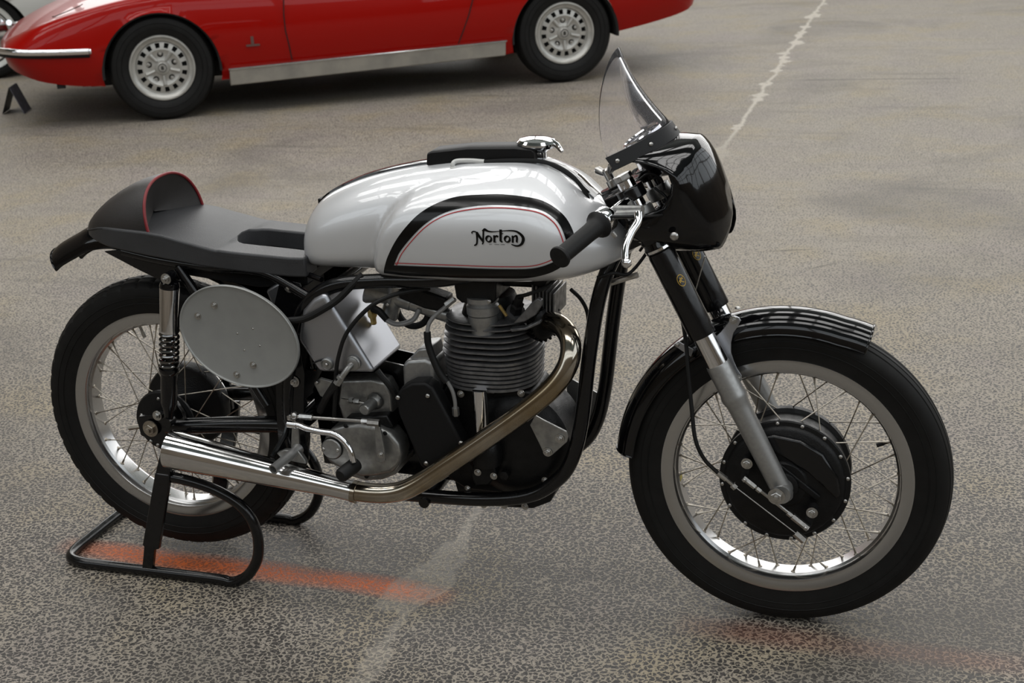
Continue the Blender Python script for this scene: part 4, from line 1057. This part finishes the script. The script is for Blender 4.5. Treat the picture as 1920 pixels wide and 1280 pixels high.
# carburettor
cb0, cb1 = V((0.5324, -0.03, 0.6941)), V((0.7112, -0.02, 0.6386))
ca = MB(); d = (cb1-cb0).normalized()
ca.lathe([(.030, 0), (.031, .006), (.022, .03), (.019, .05), (.017, .08), (.017, .10), (.0155, .102), (.0155, (cb1-cb0).length)], cb0, d, 28)
carb = obj('carburettor', ca, 'cast_alloy', bike, angle=30)
obj('carburettor_body', MB().prism([(0.6329, 0.712), (0.7182, 0.6853), (0.7111, 0.654), (0.6654, 0.6599), (0.6081, 0.6798), (0.6097, 0.699)], -.045, .0), 'cast_black', carb, bevel=.005)
obj('mixing_chamber', MB().lathe([(.017, -.05), (.019, -.045), (.019, .03)], cb0+d*.06, Vector((d.z*-1, 0, d.x)), 24), 'cast_alloy', carb)
obj('jet_block', MB().lathe([(.009, 0), (.011, .004), (.011, .016), (.007, .022), (.007, .034), (.004, .036)], (0.5417, -0.04, 0.6531), (.1, -.1, -1), 6), 'brass', carb)
obj('banjo', MB().tube([(0.5501, -0.05, 0.6569), (0.569, -0.06, 0.654), (0.5869, -0.065, 0.6374)], [.009, .007], 10), 'matt_black', carb)
obj('fuel_hose', MB().tube([(0.5821, -0.065, 0.6395), (0.6035, -0.065, 0.6299), (0.6236, -0.06, 0.6305), (0.6422, -0.05, 0.6378), (0.6519, -0.04, 0.6565)], .0055, 10, smooth=5), 'grey_hose', carb)
obj('fuel_hose', MB().tube([(0.5859, -0.01, 0.6614), (0.5908, -0.01, 0.6312), (0.6047, 0.0, 0.6066), (0.6296, 0.0, 0.6055), (0.6507, 0.0, 0.6213), (0.6608, 0.0, 0.6559)], .0075, 10, smooth=5), 'rubber', carb)
bolt((0.5867, -0.055, 0.6688), me=SLOT, parent=carb)
# hoses and cables on this side
obj('breather_hose', MB().tube([(0.3965, -0.15, 0.6545), (0.4371, -0.15, 0.6615), (0.4779, -0.148, 0.6819), (0.5133, -0.14, 0.7046), (0.5459, -0.13, 0.7356), (0.565, -0.12, 0.7543)], .0075, 10, smooth=5), 'rubber', bike)
obj('clutch_cable', MB().tube([(0.7048, -0.1, 0.7256), (0.655, -0.13, 0.7235), (0.616, -0.15, 0.7118), (0.5867, -0.158, 0.6933), (0.5541, -0.162, 0.6614), (0.5304, -0.162, 0.6295), (0.5143, -0.162, 0.5917), (0.5038, -0.16, 0.5579), (0.4945, -0.155, 0.513), (0.4697, -0.13, 0.4208)], .0045, 10, smooth=6), 'rubber', bike)
obj('seat_bracket', MB().tube([(0.3974, -0.09, 0.746), (0.4379, -0.1, 0.7402), (0.4671, -0.115, 0.7378)], .006, 10), 'frame_black', bike)
obj('seat_catch', MB().box((0.4019, -0.06, 0.7586), (.05, .05, .012)), 'chrome', bike, bevel=.004)
# ================================================================ gearbox
for y in (-.030, .045):
    obj('rear_engine_plate', MB().prism([(.385, .27), (.72, .255), (.74, .40), (.70, .505), (.55, .53), (.42, .525), (.375, .45)], y, y+.005), 'frame_black', bike)
obj('clutch', MB().lathe([(.0, .060), (.080, .060), (.088, .066), (.088, .098), (.080, .104), (.0, .108)], (.535, 0, .40), (0, 1, 0), 40), 'cast_black', bike)
gs = MB().prism([(0.4741, 0.4989), (0.5453, 0.5063), (0.5771, 0.5012), (0.5896, 0.4738), (0.5886, 0.4053), (0.4713, 0.3958), (0.4608, 0.4429)], -.085, -.035)
gbx = obj('gearbox_shell', gs, 'cast_alloy', bike, bevel=.006, seg=3)
bolt((0.4229, -0.1, 0.4965), me=SLOT, parent=gbx)
obj('mounting_lug', MB().prism([(0.4124, 0.4926), (0.4293, 0.5062), (0.4616, 0.4985), (0.4394, 0.4569), (0.4247, 0.4634)], -.096, -.088), 'cast_alloy', gbx, bevel=.002)
obj('gearbox_top', MB().prism([(0.4887, 0.4234), (0.5871, 0.4361), (0.601, 0.4084), (0.4922, 0.3933)], -.11, -.02), 'cast_black', gbx, bevel=.004)
go = [(0.4332, 0.3625), (0.4463, 0.389), (0.4604, 0.4016), (0.4907, 0.4129), (0.5291, 0.4185), (0.5676, 0.4153), (0.5987, 0.4017), (0.6165, 0.3783), (0.6206, 0.3536), (0.6122, 0.3276), (0.5943, 0.3082), (0.5491, 0.2951), (0.5208, 0.2911), (0.4735, 0.3047), (0.4465, 0.3176), (0.4331, 0.337)]
gcov = obj('gearbox_cover', MB().prism(go, -.127, -.07), 'cast_alloy', bike, bevel=.009, seg=4)
gl = [(0.444, 0.3152), (0.4712, 0.3048), (0.5469, 0.2951), (0.61, 0.3252), (0.6004, 0.3014), (0.5663, 0.2854), (0.5251, 0.2789), (0.4824, 0.2878)]
obj('gearbox_lower_case', MB().prism(gl, -.118, .06), 'cast_alloy', bike, bevel=.006)
cpp = (0.4583, -0.128, 0.3558)
icap = obj('inspection_cap', MB().lathe([(.0235, -.002), (.0235, .004), (.0215, .0065), (0, .007)], cpp, (0, -1, 0), 36), 'fork_alloy', gcov)
obj('cap_gasket', MB().lathe([(.0250, -.002), (.0250, .003)], cpp, (0, -1, 0), 36), 'rubber', gcov)
for sx_, sz_ in ((-.0185, -.001), (.0155, -.001)): bolt((cpp[0]+sx_, cpp[1]-.006, cpp[2]+sz_), me=SLOT, parent=icap, name='screw')
for q in ((0.4958, -0.128, 0.412), (0.5876, -0.128, 0.4021), (0.53, -0.12, 0.291)): bolt(q, me=domebolt(.005, .003), parent=gcov, name='screw', m='matt_black')
# clutch-arm stud and adjuster above
sd0 = (0.5519, -0.088, 0.4575)
obj('pivot_stud', MB().lathe([(.019, -.0), (.017, .006), (.0125, .01), (.0125, .045), (.0105, .048), (.0, .048)], sd0, (-.12, -1, -.05), 24), 'cast_alloy', gbx)
obj('adjuster_rod', MB().tube([(0.478, -0.1, 0.4618), (0.5406, -0.1, 0.4565)], .003, 8).tube([(0.4969, -0.1, 0.4607), (0.5057, -0.1, 0.4601)], .007, 6).tube([(0.5081, -0.1, 0.459), (0.5207, -0.1, 0.4587)], .006, 6), 'steel', gbx)
# gear linkage
lk = MB().tube([(0.3869, -0.158, 0.4383), (0.5765, -0.15, 0.4364)], .0038, 10).tube([(0.4037, -0.158, 0.4396), (0.4336, -0.157, 0.439)], .0068, 6).tube([(0.5465, -0.152, 0.4373), (0.5609, -0.151, 0.4368)], .006, 6)
lk.sphere((0.3909, -0.158, 0.4398), .0088, 14); lk.tube([(0.5608, -0.151, 0.4355), (0.5874, -0.15, 0.4348)], .0085, 8)
link = obj('gear_linkage', lk, 'steel', bike)
la = MB().prism([(0.5757, 0.438), (0.5857, 0.4387), (0.5921, 0.3724), (0.5924, 0.3474), (0.5819, 0.3414), (0.5698, 0.3453), (0.5716, 0.3656)], -.150, -.144)
lar = obj('gear_arm', la, 'cast_alloy', link, bevel=.001)
bolt((0.5838, -0.151, 0.3618), me=HEXS, parent=lar)
# footrest plate, peg and gear pedal
fp = MB().prism([(0.3792, 0.4168), (0.3948, 0.418), (0.3911, 0.3621), (0.3821, 0.3511), (0.3702, 0.3603)], -.153, -.145)
frp = obj('footrest_plate', fp, 'cast_alloy', bike, bevel=.002)
pg0, pg1 = V((0.3871, -0.148, 0.3583)), V((0.3674, -0.235, 0.3447))
dpeg = (pg1-pg0).normalized()
obj('footrest_peg', MB().lathe([(.0135, 0), (.0125, .006), (.0105, .012), (.0105, (pg1-pg0).length-.004), (.0115, (pg1-pg0).length-.002), (.0115, (pg1-pg0).length), (.0085, (pg1-pg0).length), (.0085, (pg1-pg0).length-.015), (0, (pg1-pg0).length-.015)], pg0, dpeg, 28), 'fork_alloy', frp)
obj('peg_stop', MB().prism([(0.3402, 0.3493), (0.3594, 0.3586), (0.3933, 0.3616), (0.4086, 0.3375), (0.4104, 0.33), (0.3898, 0.3307), (0.3518, 0.3375)], -.165, -.152), 'cast_alloy', frp, bevel=.002)
pd = MB().tube([(0.3783, -0.165, 0.4217), (0.4041, -0.168, 0.4225), (0.4246, -0.172, 0.4184), (0.4613, -0.178, 0.4165), (0.4932, -0.182, 0.4159), (0.5174, -0.186, 0.4036), (0.5321, -0.19, 0.3831), (0.538, -0.192, 0.3584)], .0068, 12, smooth=5)
pd.tube([(0.3783, -0.165, 0.4217), (0.4002, -0.168, 0.4222)], .0085, 12)
ped = obj('gear_pedal', pd, 'chrome', bike)
obj('pedal_rubber', MB().lathe([(.009, -.012), (.0155, -.010), (.0165, .0), (.0155, .040), (.012, .045), (0, .046)], (0.5298, -0.18, 0.3423), (-.25, -1, -.1), 20), 'rubber', ped)
# ================================================================ exhaust
xp = [(0.9137, -0.02, 0.6402), (0.9471, -0.045, 0.6482), (0.9772, -0.07, 0.6468), (1.0005, -0.098, 0.6326), (1.0074, -0.118, 0.6081), (1.0007, -0.13, 0.5799), (0.9798, -0.14, 0.5477), (0.9441, -0.147, 0.5129), (0.886, -0.152, 0.4657), (0.8142, -0.156, 0.4111), (0.7408, -0.16, 0.3576), (0.6844, -0.163, 0.3165), (0.6407, -0.166, 0.2912), (0.6036, -0.168, 0.2809), (0.5668, -0.17, 0.2782), (0.5202, -0.172, 0.2796)]
exh = obj('exhaust_pipe', MB().tube(xp, .0215, 24, smooth=6), 'exhaust', bike)
nut = MB(); nd = Vector((.80, -.55, -.1)).normalized(); nc = V((0.9237, -0.03, 0.6406))
nut.lathe([(.030, -.012), (.036, -.010), (.036, .012), (.030, .016), (.024, .018)], nc, nd, 30)
en = obj('exhaust_nut', nut, 'cast_black', exh)
uu = nd.cross(Vector((0, 0, 1))).normalized(); ww = nd.cross(uu)
fin_me = MB().box((0, 0, 0), (.006, .004, .026)).mesh('nut_fin')
for k in range(20):
    a = 2*PI*k/20; rad = uu*math.cos(a)+ww*math.sin(a)
    R = Matrix((rad, nd.cross(rad), nd)).transposed().to_quaternion()
    put('nut_fin', fin_me, 'cast_black', en, nc+rad*.038, R)
m0, m1 = V((0.5226, -0.172, 0.2786)), V((0.0843, -0.182, 0.3455))
md = (m1-m0).normalized(); ml = (m1-m0).length
mp_ = MB().lathe([(.0222, -.004), (.0228, .0), (.0228, .012), (.0225, .05), (.0290, .16), (.0345, .26), (.0405, ml*.82), (.0430, ml-.03), (.0437, ml-.002), (.0437, ml), (.0415, ml), (.041, ml-.03), (.036, ml-.12), (.022, ml-.25), (0, ml-.26)], m0, md, 48)
meg = obj('megaphone', mp_, 'megaphone', bike, angle=30)
obj('exhaust_clamp', MB().lathe([(.0225, -.006), (.0245, -.005), (.0245, .005), (.0225, .006)], m0-md*.002, md, 32), 'exhaust', meg)
bolt(m0+Vector((0, -.0, -.0255)), (0, -.3, -1), SLOT, meg)
obj('megaphone_bracket', MB().tube([m0+md*.20+Vector((0, .02, .028)), m0+md*.18+Vector((0, .05, .07)), (.35, -.113, .40)], .006, 8), 'frame_black', meg)
# ================================================================ mudguard stays
sty = [(1.3173, 0.6723), (1.3205, 0.6825), (1.3278, 0.6873), (1.3383, 0.6834), (1.3415, 0.677), (1.3362, 0.6656), (1.3267, 0.6506), (1.3225, 0.6302), (1.3224, 0.6099), (1.3277, 0.5922), (1.3341, 0.5768), (1.3437, 0.5615), (1.3415, 0.5523), (1.332, 0.5493), (1.3256, 0.558), (1.315, 0.5869), (1.3044, 0.6156), (1.2907, 0.6395), (1.3024, 0.6514)]
sy = obj('mudguard_stay', MB().prism(sty, -.064, -.060), 'sheet_alloy', bike, bevel=.0008)
for q in ((1.3275, -0.066, 0.6787), (1.3369, -0.066, 0.5569)): bolt(q, me=HEXS, parent=sy)
sty = [(1.2061, 0.6179), (1.216, 0.6253), (1.2461, 0.6101), (1.2416, 0.595)]
sy2 = obj('mudguard_stay', MB().prism(sty, -.062, -.058), 'sheet_alloy', bike)
bolt((1.2143, -0.063, 0.6194), me=SLOT, parent=sy2)
sty = [(1.36, .648), (1.375, .655), (1.39, .648), (1.37, .60), (1.385, .53), (1.37, .525), (1.345, .60)]
obj('mudguard_stay', MB().prism(sty, .060, .064), 'sheet_alloy', bike)
bolt((1.3246, 0.0, 0.681), (0, 0, 1), DOME, bike, 'mudguard_nut')


# ================================================================ paddock stand
stand = thing('paddock_stand', 'black tubular paddock stand holding up the rear wheel of the motorcycle', 'stand', (-.03, 0, 0))
SR = .0125
loopn = [(0.0509, -0.154, 0.2614), (0.091, -0.155, 0.2577), (0.1384, -0.156, 0.2494), (0.1814, -0.158, 0.2372), (0.2255, -0.16, 0.2147), (0.2535, -0.16, 0.1817), (0.2654, -0.16, 0.1374), (0.2607, -0.16, 0.0882), (0.2424, -0.16, 0.0506), (0.2171, -0.16, 0.0242), (0.1821, -0.16, 0.0089)]+[(.15, -.160, SR), (0, -.160, SR), (-.16, -.160, SR), (-.225, -.158, SR), (-.262, -.142, SR), (-.276, -.105, SR), (-.278, -.05, SR), (-.278, 0, SR)]
full = loopn+[(x, -y, z) for x, y, z in loopn[-2::-1]]
obj('stand_tube', MB().tube(full, SR, 16, smooth=6), 'frame_black', stand)
for sg in (-1, 1):
    uo = [(0.0459, 0.3234), (0.072, 0.323), (0.0611, 0.2598), (0.004, 0.0768), (-0.0078, 0.0741), (-0.0225, 0.0163), (-0.0499, 0.0159), (-0.0341, 0.0795), (-0.0378, 0.0833), (0.0209, 0.26)]
    ys = sorted((sg*.155, sg*.167)); obj('upright', MB().prism(uo, *ys), 'frame_black', stand, bevel=.0015)
    obj('cradle', MB().prism([(0.0255, 0.2746), (0.0627, 0.2727), (0.0605, 0.2484), (0.0184, 0.2471)], *sorted((sg*.140, sg*.170))), 'frame_black', stand, bevel=.003)
    obj('support_pin', MB().tube([(.045, sg*.150, .29), (.045, sg*.112, .306)], .009, 12), 'frame_black', stand)

# ================================================================ red car
CARH = 0.55612; CARP = (-3.18458, 5.21727, 0)
def build_car(root, m_body, stations, arches, archR, wheel_t, name):
    """stations: (s, z_low, z_side, z_top, t_low, t_side, t_top, t_c) - cross sections from sill to centre line; near side is t<0, centre at t_c"""
    tc = .75; rows = []
    S_ = [q[0] for q in stations]
    def st(s):
        return [interp([(q[0], q[i]) for q in stations], s) for i in range(1, 7)]
    ss = []; s = S_[0]
    while s < S_[-1]: ss.append(s); s += .045
    ss.append(S_[-1])
    NV = 34
    for s in ss:
        zl, zs, zt, tl, ts, tt = st(s); half = []
        # lower side, upper side, crown: three arcs
        for k in range(NV+1):
            u = k/NV
            if u < .42:
                q = u/.42; z = zl+(zs-zl)*q; t = tl+(ts-tl)*math.sin(q*PI/2)
            elif u < .72:
                q = (u-.42)/.30; z = zs+(zt-zs)*math.sin(q*PI/2)**1.15*.86; t = ts+(tt-ts)*(1-math.cos(q*PI/2))
            else:
                q = (u-.72)/.28; z = zs+(zt-zs)*(.86+.14*math.sin(q*PI/2)); t = tt+(tc-tt)*q
            half.append((t, z))
        rows.append([(s, t, z) for t, z in half]+[(s, 2*tc-t, z) for t, z in half[-2::-1]])
    bm = bmesh.new(); grid = [[bm.verts.new(p) for p in r] for r in rows]
    for i in range(len(rows)-1):
        for j in range(len(rows[0])-1): bm.faces.new((grid[i][j], grid[i+1][j], grid[i+1][j+1], grid[i][j+1]))
    bm.faces.new(grid[0][::1]); bm.faces.new(grid[-1][::-1])
    # wheel arches: pull the nearest ring of vertices on to the arch, drop what is inside
    for v in bm.verts:
        side = v.co.y < .30 or v.co.y > 1.2
        if not side: continue
        for a in arches:
            dx, dz = v.co.x-a, v.co.z-.305; r = math.hypot(dx, dz)
            if archR-.028 < r < archR+.026 and (v.co.z > .12): v.co.x = a+dx*archR/r; v.co.z = .305+dz*archR/r
    kill = []
    for f in bm.faces:
        c = f.calc_center_median()
        if (c.y < .30 or c.y > 1.2) and any(math.hypot(c.x-a, c.z-.305) < archR-.004 for a in arches) and len(f.verts) == 4: kill.append(f)
    bmesh.ops.delete(bm, geom=kill, context='FACES')
    bmesh.ops.recalc_face_normals(bm, faces=bm.faces)
    for f in bm.faces: f.smooth = True
    me = bpy.data.meshes.new(name); bm.to_mesh(me); bm.free()
    o = put(name, me, m_body, root)
    for a in arches:
        for sg, t0 in ((1, -.135), (-1, 1.635)):
            w = MB(); rows = [[(a+(archR-d)*math.cos(q), t0+sg*y, .305+(archR-d)*math.sin(q)) for q in [PI*(-.02+1.04*k/36) for k in range(37)]] for y, d in ((.012, -.002), (.02, .012), (.30, .012), (.32, .2))]
            w.grid(rows); obj('wheel_well', w, 'car_dark', root)
    ub = MB().box((1.0, .75, .27), (2.9, 1.3, .10)); obj('underbody', ub, 'car_dark', root)
    return o
def car_wheel(root, s, t, sg, tyre_r=.325, rimr=.2, whitewall=False):
    c = Vector((s, t, tyre_r)); ax = (0, -sg, 0)     # outer face towards -sg... near side sg=1 faces -y
    ty = MB().lathe([(rimr-.004, .06), (rimr+.004, .085), (rimr+.03, .098), (tyre_r-.045, .102), (tyre_r-.02, .094), (tyre_r-.006, .075), (tyre_r, .05), (tyre_r, -.05), (tyre_r-.006, -.075), (rimr+.03, -.1), (rimr, -.07)], c, ax, 72, caps=False)
    for rr, h in ((rimr+.045, .1015), (tyre_r-.05, .1025)): ty.lathe([(rr-.002, h-.001), (rr, h+.0015), (rr+.002, h-.001)], c, ax, 72, caps=False)
    tyre = obj('tyre', ty, 'tyre', root)
    rm = MB().lathe([(rimr+.003, .082), (rimr, .092), (rimr-.008, .093), (rimr-.014, .086), (rimr-.024, .076), (rimr-.034, .074), (rimr-.038, .066), (rimr-.045, .055), (rimr-.045, -.06)], c, ax, 72, caps=False)
    rim = obj('wheel_rim', rm, 'wheel_alloy', root)
    if whitewall:
        obj('whitewall', MB().lathe([(rimr+.012, .094), (rimr+.05, .1035)], c, ax, 64, caps=False), 'car_white', rim)
        obj('hub_cap', MB().lathe([(rimr-.01, .08), (rimr-.05, .09), (.08, .10), (0, .115)], c, ax, 48), 'chrome', rim)
        return
    # pierced dish: ring of trapezoid openings, five webs, lug pockets
    n = 16; N = 96; ds = MB(); A = V(ax)
    e1 = Vector((1, 0, 0)); e2 = A.cross(e1)
    def pt(r, a, h): return c+A*h+(e1*math.cos(a)+e2*math.sin(a))*r
    prof = [(rimr-.040, .058), (rimr-.048, .062), (rimr-.078, .068), (rimr-.088, .070), (.095, .062), (.070, .058), (.046, .066), (.042, .074), (.0, .074)]
    base = len(ds.v)
    for r, h in prof: ds.v += [pt(max(r, .0005), 2*PI*k/N, h) for k in range(N)]
    for i in range(len(prof)-1):
        for k in range(N):
            if i == 1 and k % 6 in (0, 1, 2): continue          # openings round the rim
            ds.f.append((base+i*N+k, base+i*N+(k+1) % N, base+(i+1)*N+(k+1) % N, base+(i+1)*N+k))
    dish = obj('wheel_dish', ds, 'wheel_alloy', rim)
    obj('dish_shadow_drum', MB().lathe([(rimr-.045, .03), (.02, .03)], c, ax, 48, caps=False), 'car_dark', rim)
    for k in range(5):
        a = 2*PI*k/5+.35
        pk = MB().lathe([(.019, -.001), (.016, .003), (.014, -.004), (.0, -.004)], pt(.083, a, .0615), A, 20); obj('lug_pocket', pk, 'car_dark', dish)
        bolt(pt(.083, a, .058), A, hexbolt(.009, .01), dish, 'lug_nut')
        w0 = MB().tube([pt(.050, a+PI/5, .064), pt(.108, a+PI/5, .068)], [.010, .013], 8); obj('web', w0, 'wheel_alloy', dish)
    hubc = obj('centre_cap', MB().lathe([(.034, .072), (.034, .082), (.030, .086), (.0, .087)], c, ax, 32), 'wheel_alloy', dish)
    obj('cap_ring', MB().lathe([(.026, .0868), (.026, .0885), (.0225, .0885), (.0225, .0868)], c, ax, 32, caps=False), 'car_dark', hubc)
    for a in (-.5, 0., .5):
        q = c+A*.088+e1*(.010*math.sin(a)*1.2); obj('cap_mark', MB().tube([q-e2*.012, q+e2*.012*math.cos(a)], .0022, 6), 'car_dark', hubc)
red_car = thing('red_sports_car', 'low red sports coupe with silver sills parked behind the motorcycle', 'car', CARP, CARH)
red_car['local'] = 1
RST = [(-.97, .44, .49, .525, .42, .30, .50), (-.93, .39, .485, .55, .16, .02, .30), (-.85, .345, .475, .59, .02, -.075, .12), (-.70, .29, .47, .655, -.05, -.115, -.02), (-.45, .25, .47, .735, -.075, -.135, -.06),
       (-.2, .24, .50, .785, -.085, -.14, -.075), (.1, .24, .52, .82, -.09, -.142, -.075), (.4, .22, .52, .83, -.09, -.145, -.07), (.9, .21, .52, .85, -.09, -.15, -.06), (1.6, .21, .52, .87, -.09, -.15, -.05), (2.2, .22, .54, .88, -.09, -.148, -.05), (2.6, .26, .56, .88, -.085, -.145, -.05), (3.0, .31, .57, .87, -.075, -.14, -.04), (3.3, .36, .58, .86, -.06, -.125, .0), (3.5, .41, .60, .84, -.02, -.08, .05), (3.58, .48, .62, .80, .08, .02, .14)]
body = build_car(red_car, 'car_red', RST, (0., 2.6), .362, 0, 'car_body')
for s in (0, 2.6):
    for t, sg in ((0, 1), (1.5, -1)): car_wheel(red_car, s, t, sg)
# greenhouse
gh = [(.72, .84, .16), (1.25, 1.13, .30), (1.6, 1.19, .31), (2.2, 1.17, .30), (2.9, 1.0, .22), (3.3, .86, .12)]
rows = []
for s, z, t in gh:
    base = .82; rows.append([(s-(.1 if s < 1 else 0), t-.17, base), (s, t, z-.04), (s, t+.08, z), (s, .75, z+.012), (s, 1.42-t, z), (s, 1.5-t, z-.04), (s, 1.67-t, base)])
obj('cabin', MB().grid(rows), 'glass_dark', red_car, angle=40)
obj('roof_panel', MB().grid([[(s, t+.06+.05*k*0, z+.004), (s, .75, z+.018), (s, 1.44-t, z+.004)] for k, (s, z, t) in enumerate(gh[1:4])]), 'car_red', red_car)
# sill trim, bumper, badge, door gaps
rk = [(0.4034, 0.2871), (2.1786, 0.32), (2.1739, 0.2345), (0.4058, 0.1937)]
def slab(pts, t0, t1):
    mb = MB(); n = len(pts); mb.v += [Vector((s, t0, z)) for s, z in pts]+[Vector((s, t1, z)) for s, z in pts]
    mb.f += [tuple(range(n)), tuple(range(n, 2*n))[::-1]]+[(i, n+i, n+(i+1) % n, (i+1) % n) for i in range(n)]; return mb
sill = obj('sill_trim', slab([(.405, .288), (2.185, .315), (2.18, .222), (.40, .188)], -.152, -.06), 'sill', red_car, bevel=.006)
obj('sill_bead', MB().tube([(.40, -.154, .290), (2.19, -.154, .317)], .0065, 8), 'chrome', sill)
bmp = [(-.42, -.150, .470), (-.60, -.142, .478), (-.78, -.115, .488), (-.90, -.05, .497), (-.965, .05, .50), (-.985, .15, .515), (-.99, .22, .535)]
bump = obj('front_bumper', MB().tube(spline(bmp, 6), .020, 12).tube([(-.42, -.150, .470), (-.41, -.148, .470)], .018, 12), 'chrome', red_car)
bump.scale = (1, 1, 1)
obj('bumper_underside', MB().tube([(p.x, p.y+.012, p.z-.022) for p in spline([V(q) for q in bmp], 6)], .016, 8), 'matt_black', bump)
obj('front_bumper', MB().tube(spline([(x, 1.5-y, z) for x, y, z in bmp], 6), .020, 12), 'chrome', red_car)
dg = MB().tube([(.785, -.1515, .70), (.775, -.1545, .60), (.775, -.1525, .50), (.79, -.143, .40), (.80, -.125, .31)], .0035, 6)
obj('door_gap', dg, 'car_dark', red_car)
obj('door_gap', MB().tube([(1.99, -.1525, .62), (1.95, -.1515, .50), (1.90, -.138, .38), (1.875, -.12, .32)], .0035, 6), 'car_dark', red_car)
bd = MB().box((.565, -.145, .455), (.018, .008, .05)).box((.567, -.144, .425), (.085, .008, .012))
obj('wing_badge', bd, 'badge', red_car)
for s0 in (-.62, -.47): obj('chin_bracket', MB().box((s0, -.03, .262), (.05, .04, .03)), 'car_dark', red_car)
obj('pop_up_lamp_gap', MB().tube([(-.62, .12, .667), (-.60, .06, .672), (-.45, .06, .722), (-.43, .12, .728)], .003, 6), 'car_dark', red_car)

# ================================================================ white car far left
wp = (-5.6256, 6.6842, -0.0)
white_car = thing('white_car', 'white car cut off by the left edge, standing behind the nose of the red coupe', 'car', (wp[0], wp[1], 0), CARH)
white_car['local'] = 1
WST = [(-.80, .46, .56, .62, .30, .18, .35), (-.70, .36, .56, .74, .0, -.08, .10), (-.45, .30, .58, .82, -.08, -.14, -.04), (0, .28, .60, .86, -.10, -.16, -.06), (.5, .28, .60, .90, -.10, -.16, -.05), (1.4, .28, .60, .95, -.10, -.16, -.04), (2.3, .29, .60, .95, -.10, -.16, -.04), (2.9, .34, .60, .92, -.08, -.14, -.02), (3.3, .42, .62, .86, .02, -.05, .10)]
build_car(white_car, 'car_white', WST, (0., 2.5), .355, 0, 'car_body')
for s in (0, 2.5):
    for t, sg in ((0, 1), (1.5, -1)): car_wheel(white_car, s, t, sg, .33, .205, True)
rows = []
for s, z, t in [(.75, .92, .16), (1.2, 1.28, .26), (1.7, 1.38, .28), (2.3, 1.32, .28), (2.8, .96, .18)]:
    rows.append([(s, t-.14, .90), (s, t, z-.05), (s, t+.1, z), (s, .75, z+.015), (s, 1.4-t, z), (s, 1.5-t, z-.05), (s, 1.64-t, .90)])
obj('cabin', MB().grid(rows), 'glass_dark', white_car, angle=40)

# ================================================================ tent card on the floor
card = thing('tent_card', 'small dark folded tent card standing on the floor by the nose of the red car', 'card', (-4.40, 5.30, 0))
c1, c2, c3 = V((-4.468, 5.255, .004)), V((-4.305, 5.262, .004)), V((-4.375, 5.43, .004))
ax_ = V((.06, .17, 0)).normalized()
apx = V((-4.386, 5.258, .178))
def sheet(a, b, c, d, th):
    n = (b-a).cross(d-a).normalized()*th; return MB().add([a, b, c, d, a+n, b+n, c+n, d+n], [(0, 1, 2, 3), (7, 6, 5, 4), (0, 4, 5, 1), (1, 5, 6, 2), (2, 6, 7, 3), (3, 7, 4, 0)])
dv = V((-.075, .178, 0))
obj('printed_face', sheet(c2, c2+dv, apx+dv, apx, .004), 'card', card)
obj('back_face', sheet(c1, c1+dv, apx+dv, apx, -.004), 'card_back', card)
